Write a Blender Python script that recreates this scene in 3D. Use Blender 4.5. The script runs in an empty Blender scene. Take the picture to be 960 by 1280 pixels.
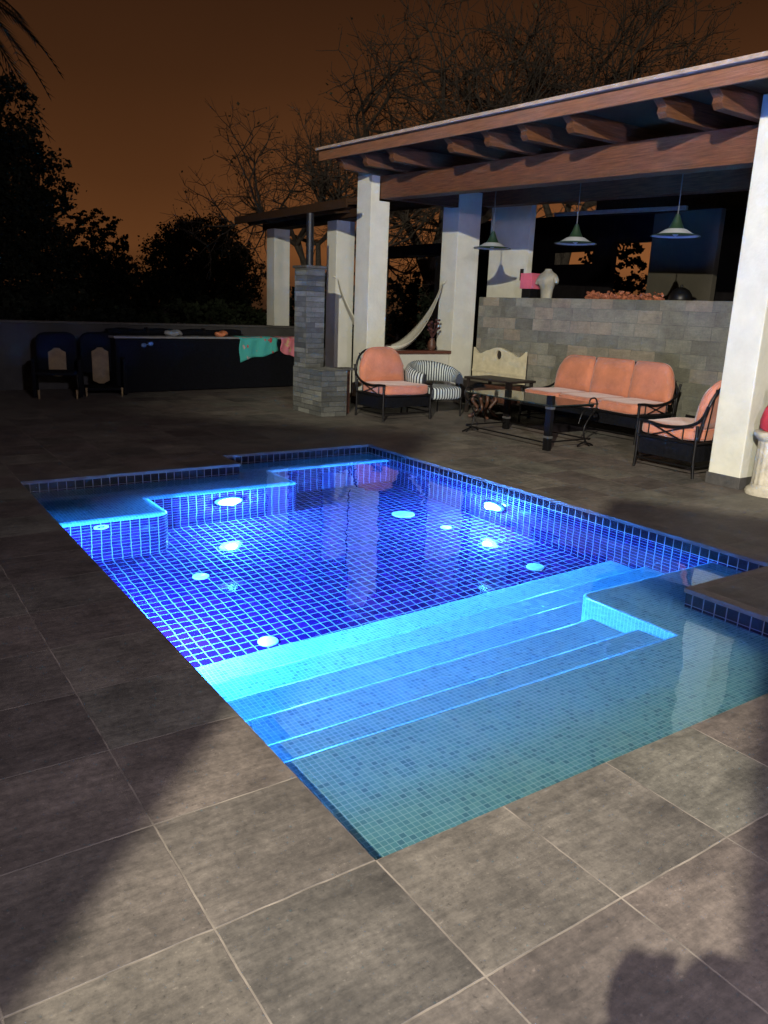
import bpy, bmesh, math, random
from mathutils import Vector, Matrix, Quaternion
random.seed(7)
R = math.radians
scene = bpy.context.scene
COL = scene.collection

# ------------------------------------------------------------------ materials
def nodes_of(name):
    m = bpy.data.materials.new(name); m.use_nodes = True
    nt = m.node_tree
    return m, nt, nt.nodes, nt.links, nt.nodes['Principled BSDF']

def mat(name, col, rough=0.6, metal=0.0, nscale=6.0, namt=0.18, bump=0.0, bscale=None, spec=0.5, sheen=0.0, stretch=None, col2=None):
    m, nt, N, L, P = nodes_of(name)
    P.inputs['Roughness'].default_value = rough
    P.inputs['Metallic'].default_value = metal
    P.inputs['Specular IOR Level'].default_value = spec
    if sheen: P.inputs['Sheen Weight'].default_value = sheen
    tc = N.new('ShaderNodeTexCoord'); mp = N.new('ShaderNodeMapping')
    L.new(tc.outputs['Object'], mp.inputs['Vector'])
    if stretch: mp.inputs['Scale'].default_value = stretch
    nz = N.new('ShaderNodeTexNoise'); nz.inputs['Scale'].default_value = nscale; nz.inputs['Detail'].default_value = 6
    nz.inputs['Roughness'].default_value = 0.62
    L.new(mp.outputs[0], nz.inputs['Vector'])
    rp = N.new('ShaderNodeValToRGB')
    c2 = col2 or tuple(c * (1 + namt * 1.6) for c in col)
    c1 = tuple(c * max(0.0, 1 - namt * 2.0) for c in col)
    rp.color_ramp.elements[0].position = 0.28; rp.color_ramp.elements[0].color = (*c1, 1)
    rp.color_ramp.elements[1].position = 0.74; rp.color_ramp.elements[1].color = (*c2, 1)
    L.new(nz.outputs['Fac'], rp.inputs[0]); L.new(rp.outputs[0], P.inputs['Base Color'])
    if bump:
        n2 = N.new('ShaderNodeTexNoise'); n2.inputs['Scale'].default_value = bscale or nscale * 5; n2.inputs['Detail'].default_value = 5
        L.new(mp.outputs[0], n2.inputs['Vector'])
        b = N.new('ShaderNodeBump'); b.inputs['Strength'].default_value = bump; b.inputs['Distance'].default_value = 0.02
        L.new(n2.outputs['Fac'], b.inputs['Height']); L.new(b.outputs[0], P.inputs['Normal'])
    return m

def math_node(N, L, op, a, b=None):
    n = N.new('ShaderNodeMath'); n.operation = op
    for i, v in enumerate((a, b)):
        if v is None: continue
        if isinstance(v, (int, float)): n.inputs[i].default_value = v
        else: L.new(v, n.inputs[i])
    return n.outputs[0]

def grid_tiles(name, pitch_u, pitch_v, mortar, tile_cols, grout, rough=0.12, by_uv=True, off=(0, 0), jitter=0.0, stagger=0.0,
               patch=0.0, bump=0.25, edge_noise=0.0, grout_rough=0.7, pscale=1.3, fine=0.0):
    """rectangular tiles with their own random colour each, and grout lines between them"""
    m, nt, N, L, P = nodes_of(name)
    tc = N.new('ShaderNodeTexCoord')
    mp = N.new('ShaderNodeMapping'); L.new(tc.outputs['UV' if by_uv else 'Object'], mp.inputs['Vector'])
    mp.inputs['Location'].default_value = (off[0], off[1], 0)
    vec = mp.outputs[0]
    if edge_noise:
        en = N.new('ShaderNodeTexNoise'); en.inputs['Scale'].default_value = 9; en.inputs['Detail'].default_value = 5
        L.new(vec, en.inputs['Vector'])
        vm = N.new('ShaderNodeVectorMath'); vm.operation = 'MULTIPLY_ADD'
        vm.inputs[1].default_value = (edge_noise,) * 3
        L.new(en.outputs['Color'], vm.inputs[0]); L.new(vec, vm.inputs[2]); vec = vm.outputs[0]
    sx = N.new('ShaderNodeSeparateXYZ'); L.new(vec, sx.inputs[0])
    v = math_node(N, L, 'DIVIDE', sx.outputs[1], pitch_v)
    vi = math_node(N, L, 'FLOOR', v)
    u = math_node(N, L, 'DIVIDE', sx.outputs[0], pitch_u)
    if stagger:
        w0 = N.new('ShaderNodeTexWhiteNoise'); w0.noise_dimensions = '1D'; L.new(vi, w0.inputs['W'])
        u = math_node(N, L, 'ADD', u, math_node(N, L, 'MULTIPLY', w0.outputs['Value'], stagger))
    ui = math_node(N, L, 'FLOOR', u)
    fu = math_node(N, L, 'SUBTRACT', u, ui); fv = math_node(N, L, 'SUBTRACT', v, vi)
    def dist(f, pitch):
        a = math_node(N, L, 'ABSOLUTE', math_node(N, L, 'SUBTRACT', f, 0.5))
        return math_node(N, L, 'MULTIPLY', math_node(N, L, 'SUBTRACT', 0.5, a), pitch)
    d = math_node(N, L, 'MINIMUM', dist(fu, pitch_u), dist(fv, pitch_v))
    mr = N.new('ShaderNodeMapRange'); mr.inputs['From Min'].default_value = mortar * 0.35; mr.inputs['From Max'].default_value = mortar * 0.62
    L.new(d, mr.inputs['Value'])                                     # 0 in the grout, 1 on the tile
    cb = N.new('ShaderNodeCombineXYZ'); L.new(ui, cb.inputs[0]); L.new(vi, cb.inputs[1])
    wn = N.new('ShaderNodeTexWhiteNoise'); wn.noise_dimensions = '2D'; L.new(cb.outputs[0], wn.inputs['Vector'])
    rp = N.new('ShaderNodeValToRGB'); els = rp.color_ramp.elements
    for i, (p, c) in enumerate(tile_cols):
        e = els[i] if i < 2 else els.new(p)
        e.position = p; e.color = (*c, 1)
    L.new(wn.outputs['Value'], rp.inputs[0])
    tile = rp.outputs[0]
    if patch:
        nz = N.new('ShaderNodeTexNoise'); nz.inputs['Scale'].default_value = pscale; nz.inputs['Detail'].default_value = 8; nz.inputs['Roughness'].default_value = 0.68
        ov = N.new('ShaderNodeVectorMath'); ov.operation = 'ADD'; L.new(tc.outputs['UV' if by_uv else 'Object'], ov.inputs[0])
        L.new(wn.outputs['Color'], ov.inputs[1]); L.new(ov.outputs[0], nz.inputs['Vector'])
        k = N.new('ShaderNodeMapRange'); k.inputs['From Min'].default_value = 0.3; k.inputs['From Max'].default_value = 0.7
        k.inputs['To Min'].default_value = 1 - patch; k.inputs['To Max'].default_value = 1 + patch; L.new(nz.outputs['Fac'], k.inputs['Value'])
        kk = k.outputs[0]
        if fine:
            nf = N.new('ShaderNodeTexNoise'); nf.inputs['Scale'].default_value = 38; nf.inputs['Detail'].default_value = 6; nf.inputs['Roughness'].default_value = 0.75
            L.new(ov.outputs[0], nf.inputs['Vector'])
            k2 = N.new('ShaderNodeMapRange'); k2.inputs['From Min'].default_value = 0.3; k2.inputs['From Max'].default_value = 0.7
            k2.inputs['To Min'].default_value = 1 - fine; k2.inputs['To Max'].default_value = 1 + fine; L.new(nf.outputs['Fac'], k2.inputs['Value'])
            kk = math_node(N, L, 'MULTIPLY', kk, k2.outputs[0])
            mps = N.new('ShaderNodeMapping'); mps.inputs['Scale'].default_value = (3, 17, 3); mps.inputs['Rotation'].default_value = (0, 0, .5); L.new(ov.outputs[0], mps.inputs[0])
            ns = N.new('ShaderNodeTexNoise'); ns.inputs['Scale'].default_value = 2.2; ns.inputs['Detail'].default_value = 7; ns.inputs['Roughness'].default_value = .7; L.new(mps.outputs[0], ns.inputs['Vector'])
            k4 = N.new('ShaderNodeMapRange'); k4.inputs['From Min'].default_value = .33; k4.inputs['From Max'].default_value = .67; k4.inputs['To Min'].default_value = 1 - fine * .8; k4.inputs['To Max'].default_value = 1 + fine * .8
            L.new(ns.outputs['Fac'], k4.inputs['Value']); kk = math_node(N, L, 'MULTIPLY', kk, k4.outputs[0])
            nsp = N.new('ShaderNodeTexNoise'); nsp.inputs['Scale'].default_value = 75; nsp.inputs['Detail'].default_value = 3; L.new(ov.outputs[0], nsp.inputs['Vector'])
            for lo_, hi_, amt in ((.68, .74, .55), (.34, .28, -.35)):   # pale chips and dark pits
                k5 = N.new('ShaderNodeMapRange'); k5.inputs['From Min'].default_value = lo_; k5.inputs['From Max'].default_value = hi_; k5.inputs['To Min'].default_value = 1; k5.inputs['To Max'].default_value = 1 + amt
                L.new(nsp.outputs['Fac'], k5.inputs['Value']); kk = math_node(N, L, 'MULTIPLY', kk, k5.outputs[0])
        mx = N.new('ShaderNodeVectorMath'); mx.operation = 'SCALE'; L.new(tile, mx.inputs[0]); L.new(kk, mx.inputs['Scale']); tile = mx.outputs[0]
    mix = N.new('ShaderNodeMix'); mix.data_type = 'RGBA'
    if patch:
        gn = N.new('ShaderNodeTexNoise'); gn.inputs['Scale'].default_value = 7; gn.inputs['Detail'].default_value = 5; L.new(tc.outputs['UV' if by_uv else 'Object'], gn.inputs['Vector'])
        gr = N.new('ShaderNodeValToRGB'); gr.color_ramp.elements[0].position = .36; gr.color_ramp.elements[0].color = (*[q * .42 for q in grout], 1)
        gr.color_ramp.elements[1].position = .66; gr.color_ramp.elements[1].color = (*[q * 1.15 for q in grout], 1)
        L.new(gn.outputs['Fac'], gr.inputs[0]); L.new(gr.outputs[0], mix.inputs['A'])
    else: mix.inputs['A'].default_value = (*grout, 1)
    L.new(mr.outputs[0], mix.inputs['Factor']); L.new(tile, mix.inputs['B'])
    L.new(mix.outputs['Result'], P.inputs['Base Color'])
    P.inputs['Diffuse Roughness'].default_value = 1.0 if rough > .5 else 0.0
    rr = N.new('ShaderNodeMapRange'); rr.inputs['To Min'].default_value = grout_rough; rr.inputs['To Max'].default_value = rough
    L.new(mr.outputs[0], rr.inputs['Value']); L.new(rr.outputs[0], P.inputs['Roughness'])
    h = mr.outputs[0]
    if fine:
        h = math_node(N, L, 'ADD', h, math_node(N, L, 'MULTIPLY', nf.outputs['Fac'], 0.9))
    b = N.new('ShaderNodeBump'); b.inputs['Strength'].default_value = bump; b.inputs['Distance'].default_value = 0.004
    L.new(h, b.inputs['Height']); L.new(b.outputs[0], P.inputs['Normal'])
    return m

def emit(name, col, s):
    m, nt, N, L, P = nodes_of(name)
    P.inputs['Base Color'].default_value = (0.8, 0.8, 0.8, 1)
    P.inputs['Emission Color'].default_value = (*col, 1); P.inputs['Emission Strength'].default_value = s
    return m

M = {}
M['cobalt'] = grid_tiles('cobalt_tile', .077, .077, .0060, [(0, (.0120, .0018, .024)), (.5, (.0160, .0020, .029)), (1, (.0280, .0022, .034))], (.120, .118, .120), rough=.035, bump=.07)
M['mosaic'] = grid_tiles('aqua_mosaic', .0256, .0256, .0034, [(0, (.050, .112, .136)), (.10, (.062, .132, .152)), (.24, (.078, .158, .172)), (.78, (.092, .178, .186)), (1, (.112, .192, .196))],
                         (.180, .235, .228), rough=.16)
M['rim'] = grid_tiles('shaded_rim_tile', .077, .077, .0065, [(0, (.0035, .0032, .006)), (1, (.006, .005, .010))], (.085, .082, .082), rough=.16, off=(0, .0245))  # darkened copy of the cobalt tile, shade above the waterline in its colour
M['slab'] = grid_tiles('slate_slab', .51, .497, .0062, [(0, (.025, .0205, .017)), (.25, (.039, .031, .025)), (.5, (.030, .0265, .0215)), (.75, (.045, .038, .0295)), (1, (.036, .034, .0265))], (.086, .072, .056),
                       rough=.62, by_uv=False, off=(-.006, -.006), patch=.50, bump=.6, edge_noise=.009, pscale=3.0, fine=.34)
M['stonewall'] = grid_tiles('stone_cladding', .42, .19, .007, [(0, (.085, .082, .062)), (.35, (.12, .115, .088)), (.7, (.15, .142, .11)), (1, (.17, .14, .10))], (.12, .115, .095),
                            rough=.75, patch=.32, bump=.8, stagger=1.0, edge_noise=.012, pscale=3.0, fine=.18)
M['stacked'] = grid_tiles('stacked_stone', .36, .075, .006, [(0, (.028, .029, .025)), (.5, (.050, .051, .044)), (1, (.088, .088, .074))], (.018, .018, .016),
                          rough=.8, patch=.35, bump=1.0, stagger=1.0, edge_noise=.014, pscale=3.5, fine=.2)
M['coping'] = mat('slate_edge', (.050, .046, .041), .7, nscale=14, bump=.3)
M['plaster'] = mat('white_plaster', (.50, .485, .395), .8, nscale=4.0, namt=.055, bump=.3, bscale=22)
M['plaster2'] = mat('cream_plaster', (.44, .43, .365), .75, nscale=3.0, namt=.05, bump=.12, bscale=30)
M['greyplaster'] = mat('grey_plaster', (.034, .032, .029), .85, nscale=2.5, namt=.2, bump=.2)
M['wood'] = mat('brown_timber', (.104, .041, .017), .6, spec=.2, nscale=7, namt=.30, bump=.35, stretch=(11, .5, 11), bscale=16)
M['woodx'] = mat('brown_timber_cross', (.086, .034, .014), .6, spec=.2, nscale=7, namt=.30, bump=.35, stretch=(.5, 11, 11), bscale=16)
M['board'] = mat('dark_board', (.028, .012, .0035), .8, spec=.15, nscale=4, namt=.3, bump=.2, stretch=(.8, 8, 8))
M['fascia'] = mat('fascia_timber', (.175, .076, .036), .6, spec=.2, nscale=7, namt=.25, bump=.3, stretch=(11, .5, 11), bscale=16)
M['rooftop'] = mat('roof_edge', (.30, .22, .17), .8, nscale=9, namt=.2, bump=.3)
M['dimplaster'] = mat('shaded_white_plaster', (.040, .034, .022), .85, nscale=2.5, namt=.12, bump=.1)  # white plaster darkened, the roof's shade on the kitchen wall is in the colour
M['sillwood'] = mat('varnished_sill', (.09, .028, .018), .35, nscale=5, namt=.2, stretch=(1, 6, 6))
M['iron'] = mat('black_iron', (.012, .011, .011), .42, .6, nscale=20, namt=.2)
M['apron'] = mat('dark_webbing', (.005, .005, .006), .9, nscale=30, namt=.3, bump=.4, spec=.08)
M['coral'] = mat('coral_fabric', (.43, .152, .078), .9, nscale=4, namt=.14, bump=.4, bscale=26, sheen=.25)
M['piping'] = mat('coral_piping', (.42, .135, .075), .9, nscale=20, namt=.1)
M['glass'] = mat('smoked_glass', (.02, .025, .022), .06, nscale=2, namt=.1, spec=.22)
M['chrome'] = mat('chrome', (.45, .45, .44), .30, .9, nscale=20, namt=.05)
M['creamwood'] = mat('cream_painted_wood', (.52, .46, .30), .55, nscale=9, namt=.10, bump=.15)
M['darkwood'] = mat('dark_wood', (.022, .016, .013), .5, nscale=5, namt=.3, stretch=(1, 7, 7))
M['redwood'] = mat('reddish_wood', (.075, .030, .016), .5, nscale=5, namt=.35, stretch=(1, 5, 5), bump=.2)
M['stone'] = mat('pedestal_stone', (.40, .36, .27), .8, nscale=8, namt=.18, bump=.4)
M['redpaint'] = mat('red_cloth', (.42, .018, .022), .8, nscale=8, namt=.25, bump=.5, bscale=14)
M['redflower'] = mat('dry_red_flower', (.060, .016, .013), .9, nscale=12, namt=.3)
M['bust'] = mat('cream_plaster_bust', (.27, .25, .19), .6, nscale=9, namt=.12, bump=.2)
M['pink'] = mat('pink_card', (.52, .10, .13), .6, nscale=6, namt=.08)
M['terracotta'] = mat('dried_flower', (.36, .115, .050), .9, nscale=30, namt=.45, bump=.6)
M['lampgreen'] = mat('green_enamel', (.012, .032, .015), .5, nscale=6, namt=.15)
M['lampcord'] = mat('grey_cord', (.09, .09, .09), .7, nscale=6, namt=.04)
M['lampwhite'] = mat('white_enamel', (.45, .47, .50), .4, nscale=6, namt=.04)
M['hammock'] = mat('hammock_cotton', (.58, .55, .44), .95, nscale=40, namt=.12, bump=.6, bscale=90, stretch=(1, 1, 6))
M['navy'] = mat('dark_rattan', (.0042, .0045, .0065), .85, nscale=30, namt=.3, bump=.5, spec=.12)
M['beige'] = mat('beige_pad', (.20, .14, .07), .9, nscale=9, namt=.15, bump=.2)
M['whitecloth'] = mat('white_top', (.20, .20, .19), .8, nscale=9, namt=.1)
M['blue'] = mat('blue_plastic', (.07, .14, .30), .5, nscale=9, namt=.2)
M['orange'] = mat('orange_plastic', (.50, .16, .06), .6, nscale=9, namt=.2)
M['flue'] = mat('black_flue', (.012, .013, .017), .5, .5, nscale=9, namt=.2)
M['bark'] = mat('bark', (.085, .070, .055), .9, nscale=9, namt=.35, bump=.6, stretch=(4, 4, 1))
M['twig'] = mat('twig_bark', (.046, .034, .024), .9, nscale=9, namt=.3)
M['leafdark'] = mat('dark_leaf', (.012, .016, .009), .75, nscale=1.2, namt=.42, spec=.15)
M['leafmid'] = mat('mid_leaf', (.022, .030, .012), .75, nscale=1.2, namt=.40, spec=.15)
M['leafdry'] = mat('dry_leaf', (.055, .042, .022), .8, nscale=2, namt=.4, spec=.15)
M['lawn'] = mat('lawn', (.030, .040, .017), .95, nscale=2.5, namt=.4, bump=.5, bscale=60)
M['steel'] = mat('painted_steel', (.30, .30, .31), .45, .6, nscale=10, namt=.1)
M['drain'] = mat('white_fitting', (.40, .41, .41), .4, nscale=12, namt=.04)
M['skin'] = mat('skin', (.42, .25, .18), .55, nscale=9, namt=.08)
M['shirt'] = mat('grey_shirt', (.12, .13, .16), .9, nscale=12, namt=.15, bump=.3)
M['trousers'] = mat('blue_trousers', (.03, .04, .07), .9, nscale=12, namt=.2)
M['hair'] = mat('dark_hair', (.012, .009, .007), .6, nscale=30, namt=.3)
M['phone'] = mat('black_phone', (.012, .012, .013), .25, nscale=9, namt=.1)
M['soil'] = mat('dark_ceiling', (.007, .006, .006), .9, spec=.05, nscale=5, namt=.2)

def stripes(name, axis, pitch, a, b):
    m, nt, N, L, P = nodes_of(name)
    P.inputs['Roughness'].default_value = .9
    tc = N.new('ShaderNodeTexCoord'); sx = N.new('ShaderNodeSeparateXYZ'); L.new(tc.outputs['UV'], sx.inputs[0])
    f = math_node(N, L, 'FRACT', math_node(N, L, 'DIVIDE', sx.outputs[axis], pitch))
    mr = N.new('ShaderNodeMapRange'); mr.inputs['From Min'].default_value = .46; mr.inputs['From Max'].default_value = .54
    L.new(f, mr.inputs['Value'])
    mix = N.new('ShaderNodeMix'); mix.data_type = 'RGBA'; mix.inputs['A'].default_value = (*a, 1); mix.inputs['B'].default_value = (*b, 1)
    L.new(mr.outputs[0], mix.inputs['Factor']); L.new(mix.outputs['Result'], P.inputs['Base Color'])
    return m
M['stripe'] = stripes('striped_fabric', 0, .050, (.46, .50, .47), (.022, .026, .034))

def blotch(name, base, spots, scale=7):
    """printed towel: base colour with irregular printed blotches"""
    m, nt, N, L, P = nodes_of(name); P.inputs['Roughness'].default_value = .95
    tc = N.new('ShaderNodeTexCoord'); cur = None
    for i, (c, th) in enumerate(spots):
        nz = N.new('ShaderNodeTexNoise'); nz.inputs['Scale'].default_value = scale; nz.inputs['Detail'].default_value = 3
        mp = N.new('ShaderNodeMapping'); mp.inputs['Location'].default_value = (i * 3.7 + .9, i * 1.3, 0)
        L.new(tc.outputs['Object'], mp.inputs[0]); L.new(mp.outputs[0], nz.inputs['Vector'])
        mr = N.new('ShaderNodeMapRange'); mr.inputs['From Min'].default_value = th; mr.inputs['From Max'].default_value = th + .03
        L.new(nz.outputs['Fac'], mr.inputs['Value'])
        mix = N.new('ShaderNodeMix'); mix.data_type = 'RGBA'
        if cur is None: mix.inputs['A'].default_value = (*base, 1)
        else: L.new(cur, mix.inputs['A'])
        mix.inputs['B'].default_value = (*c, 1); L.new(mr.outputs[0], mix.inputs['Factor']); cur = mix.outputs['Result']
    L.new(cur, P.inputs['Base Color']); return m
M['towel1'] = blotch('turquoise_towel', (.05, .34, .29), [((.42, .30, .28), .60), ((.42, .03, .03), .63)], 5)
M['towel2'] = blotch('pink_towel', (.50, .15, .18), [((.45, .30, .16), .60), ((.45, .07, .10), .62)], 7)

def water_mat():
    m, nt, N, L, P = nodes_of('pool_water'); N.remove(P)
    out = [n for n in N if n.type == 'OUTPUT_MATERIAL'][0]
    g = N.new('ShaderNodeBsdfGlass'); g.inputs['IOR'].default_value = 1.333; g.inputs['Roughness'].default_value = 0.0
    g.inputs['Color'].default_value = (.80, .95, 1, 1)
    tc = N.new('ShaderNodeTexCoord'); nz = N.new('ShaderNodeTexNoise'); nz.inputs['Scale'].default_value = 2.2; nz.inputs['Detail'].default_value = 2
    L.new(tc.outputs['Object'], nz.inputs['Vector'])
    b = N.new('ShaderNodeBump'); b.inputs['Strength'].default_value = .15; b.inputs['Distance'].default_value = .03
    L.new(nz.outputs['Fac'], b.inputs['Height']); L.new(b.outputs[0], g.inputs['Normal'])
    L.new(g.outputs[0], out.inputs['Surface'])
    return m
M['water'] = water_mat()

# ------------------------------------------------------------------ mesh helpers
class MB:
    def __init__(s): s.v = []; s.f = []; s.uv = []; s.sm = []; s.mi = []
    def face(s, pts, uvs=None, smooth=False, mi=0):
        i = len(s.v); s.v += [tuple(p) for p in pts]; s.f.append(tuple(range(i, i + len(pts)))); s.uv.append(uvs); s.sm.append(smooth); s.mi.append(mi)
    def grid(s, rows, smooth=True, closed_u=False, closed_v=False, uvs=None, mi=0):
        base = len(s.v); nu = len(rows); nv = len(rows[0])
        for r in rows: s.v += [tuple(p) for p in r]
        for a in range(nu if closed_u else nu - 1):
            for b in range(nv if closed_v else nv - 1):
                q = (base + a * nv + b, base + ((a + 1) % nu) * nv + b, base + ((a + 1) % nu) * nv + (b + 1) % nv, base + a * nv + (b + 1) % nv)
                s.f.append(q)
                s.uv.append([uvs(a, b), uvs(a + 1, b), uvs(a + 1, b + 1), uvs(a, b + 1)] if uvs else None)
                s.sm.append(smooth); s.mi.append(mi)
    def box(s, a, b, mi=0):
        x0, y0, z0 = a; x1, y1, z1 = b
        P = [(x0, y0, z0), (x1, y0, z0), (x1, y1, z0), (x0, y1, z0), (x0, y0, z1), (x1, y0, z1), (x1, y1, z1), (x0, y1, z1)]
        for q in ((0, 3, 2, 1), (4, 5, 6, 7), (0, 1, 5, 4), (1, 2, 6, 5), (2, 3, 7, 6), (3, 0, 4, 7)):
            s.face([P[i] for i in q], mi=mi)
    def prism(s, poly, d0, d1, axis='y'):
        """polygon in the plane normal to axis, pushed from d0 to d1"""
        def P(p, d):
            return {'y': (p[0], d, p[1]), 'x': (d, p[0], p[1]), 'z': (p[0], p[1], d)}[axis]
        n = len(poly)
        s.face([P(p, d0) for p in poly]); s.face([P(p, d1) for p in reversed(poly)])
        for i in range(n):
            j = (i + 1) % n
            s.face([P(poly[i], d0), P(poly[i], d1), P(poly[j], d1), P(poly[j], d0)])
    def tube(s, pts, r, seg=8, cap=True):
        pts = [Vector(p) for p in pts]; rs = r if isinstance(r, (list, tuple)) else [r] * len(pts)
        t0 = (pts[1] - pts[0]).normalized()
        up = Vector((0, 0, 1)) if abs(t0.z) < .9 else Vector((1, 0, 0))
        n = t0.cross(up).normalized(); rows = []
        for i, p in enumerate(pts):
            t = (pts[min(i + 1, len(pts) - 1)] - pts[max(i - 1, 0)]).normalized()
            n = (n - t * n.dot(t)).normalized(); b = t.cross(n)
            rows.append([p + (n * math.cos(k * 2 * math.pi / seg) + b * math.sin(k * 2 * math.pi / seg)) * rs[i] for k in range(seg)])
        s.grid(rows, closed_v=True)
        if cap: s.face(list(reversed(rows[0]))); s.face(rows[-1])
    def lathe(s, prof, c=(0, 0, 0), seg=28, cap=True, fl=0, fd=0):
        rows = []
        for r, z in prof:
            rows.append([(c[0] + r * (1 + (fd * math.cos(fl * k * 2 * math.pi / seg) if fl else 0)) * math.cos(k * 2 * math.pi / seg),
                          c[1] + r * (1 + (fd * math.cos(fl * k * 2 * math.pi / seg) if fl else 0)) * math.sin(k * 2 * math.pi / seg), c[2] + z) for k in range(seg)])
        s.grid(rows, closed_v=True)
        if cap: s.face(list(reversed(rows[0]))); s.face(rows[-1])
    def pillow(s, c, size, e=0.35, rot=None, nu=20, nv=30, sag=0.0, arch=0.0):
        """soft cushion: a superellipsoid, optionally arched at the top edge"""
        a, b, d = [q / 2 for q in size]; rows = []
        def sp(x, p): return math.copysign(abs(x) ** p, x)
        for i in range(nu + 1):
            ph = -math.pi / 2 + math.pi * i / nu; r = []
            for j in range(nv):
                th = 2 * math.pi * j / nv
                p = Vector((a * sp(math.cos(ph), e) * sp(math.cos(th), e), b * sp(math.cos(ph), e) * sp(math.sin(th), e), d * sp(math.sin(ph), e)))
                if arch: p.z -= arch * (p.x / a) ** 4 * (p.z / d * .5 + .5)
                if sag: p.z -= sag * (1 - (p.x / a) ** 2) * (1 - (p.y / b) ** 2)
                p += Vector((math.sin(p.y * 17 + c[0] * 9) * .004, math.sin(p.x * 13 + c[1] * 5) * .005, math.sin(p.x * 11 + p.y * 9) * .004))
                if rot: p = rot @ p
                r.append(p + Vector(c))
            rows.append(r)
        s.grid(rows, closed_v=True)
    def build(s, name, m, parent=None, bevel=0, world=False, loc=None, boxuv=True):
        me = bpy.data.meshes.new(name)
        me.from_pydata(s.v, [], s.f)
        uvl = me.uv_layers.new(name='UVMap')
        for p in me.polygons:
            u = s.uv[p.index]
            for k, li in enumerate(p.loop_indices):
                if u: uvl.data[li].uv = u[k]
                elif boxuv:
                    c = me.vertices[me.loops[li].vertex_index].co; n = p.normal
                    if abs(n.z) > .72: uvl.data[li].uv = (c.x, c.y)
                    elif abs(n.x) > abs(n.y): uvl.data[li].uv = (c.y, c.z)
                    else: uvl.data[li].uv = (c.x, c.z)
            p.use_smooth = s.sm[p.index]; p.material_index = s.mi[p.index]
        for x in (m if isinstance(m, (list, tuple)) else [m]): me.materials.append(x)
        o = bpy.data.objects.new(name, me); COL.objects.link(o)
        if bevel:
            bm = bmesh.new(); bm.from_mesh(me); bmesh.ops.remove_doubles(bm, verts=bm.verts, dist=1e-5)
            es = [e for e in bm.edges if len(e.link_faces) == 2 and e.calc_face_angle(0) > .5]
            bmesh.ops.bevel(bm, geom=es, offset=bevel, segments=2, affect='EDGES', profile=.6)
            bm.to_mesh(me); bm.free()
        if parent is not None:
            o.parent = parent
            if world: o.matrix_parent_inverse = parent.matrix_basis.inverted()
        if loc: o.location = loc
        return o

def tag(o, label=None, cat=None, group=None, kind=None):
    for k, v in (('label', label), ('category', cat), ('group', group), ('kind', kind)):
        if v: o[k] = v
    return o
def thing(name, label, cat, loc=(0, 0, 0), rz=0, group=None):
    o = bpy.data.objects.new(name, None); COL.objects.link(o); o.empty_display_size = .2
    o.location = loc; o.rotation_euler = (0, 0, rz); tag(o, label, cat, group); return o
def dup(root, loc, rz, label):
    r = root.copy(); COL.objects.link(r); r.location = loc; r.rotation_euler = (0, 0, rz); r['label'] = label
    for ch in list(root.children):
        c = ch.copy(); COL.objects.link(c); c.parent = r
        for g in list(ch.children):
            d = g.copy(); COL.objects.link(d); d.parent = c
    return r
def arc(c, r, a0, a1, n, plane='yz', x=0):
    out = []
    for i in range(n + 1):
        a = R(a0 + (a1 - a0) * i / n)
        u, w = c[0] + r * math.cos(a), c[1] + r * math.sin(a)
        out.append({'yz': (x, u, w), 'xz': (u, x, w), 'xy': (u, w, x)}[plane])
    return out
def smooth_path(pts, n=6):
    pts = [Vector(p) for p in pts]; out = []
    for i in range(len(pts) - 1):
        p0 = pts[max(i - 1, 0)]; p1 = pts[i]; p2 = pts[i + 1]; p3 = pts[min(i + 2, len(pts) - 1)]
        for k in range(n):
            t = k / n
            out.append(.5 * ((2 * p1) + (p2 - p0) * t + (2 * p0 - 5 * p1 + 4 * p2 - p3) * t * t + (3 * p1 - p0 - 3 * p2 + p3) * t ** 3))
    out.append(pts[-1]); return out

# ------------------------------------------------------------------ ground, deck, pool
XR, YF, YN, XS, XP, YP = 3.95, 6.15, 5.67, 2.08, 2.98, 1.06
OUT = [(0, 0), (XP, 0), (XP, YP), (XR, YP), (XR, YF), (XS, YF), (XS, YN), (0, YN)]
DX0, DX1, DY0, DY1 = -13, 15, -9, 13.0
m = MB()
def deck_rect(x0, y0, x1, y1, z, mb=m):
    mb.face([(x0, y0, z), (x1, y0, z), (x1, y1, z), (x0, y1, z)])
for z in (0.0,):
    deck_rect(DX0, DY0, DX1, 0, z); deck_rect(DX0, 0, 0, DY1, z); deck_rect(XR, 0, DX1, DY1, z)
    deck_rect(XP, 0, XR, YP, z); deck_rect(0, YF, XR, DY1, z); deck_rect(0, YN, XS, YF, z)
tag(m.build('deck', M['slab']), kind='structure')
m = MB()                                                            # the slabs' cut edge round the pool
for i in range(len(OUT)):
    a = OUT[i]; b = OUT[(i + 1) % len(OUT)]
    m.face([(a[0], a[1], 0), (a[0], a[1], -.028), (b[0], b[1], -.028), (b[0], b[1], 0)])
    dx, dy = b[0] - a[0], b[1] - a[1]; l = math.hypot(dx, dy); nx, ny = dy / l * .012, -dx / l * .012
    m.face([(a[0], a[1], -.028), (a[0] + nx, a[1] + ny, -.028), (b[0] + nx, b[1] + ny, -.028), (b[0], b[1], -.028)])
tag(m.build('deck_edge', M['coping']), kind='structure')
m = MB()
for (x0, y0, x1, y1) in ((-150, -150, 150, DY0), (-150, DY1, 150, 190), (-150, DY0, DX0, DY1), (DX1, DY0, 150, DY1)):
    deck_rect(x0, y0, x1, y1, -.02, m)
tag(m.build('lawn', M['lawn']), kind='structure')

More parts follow.
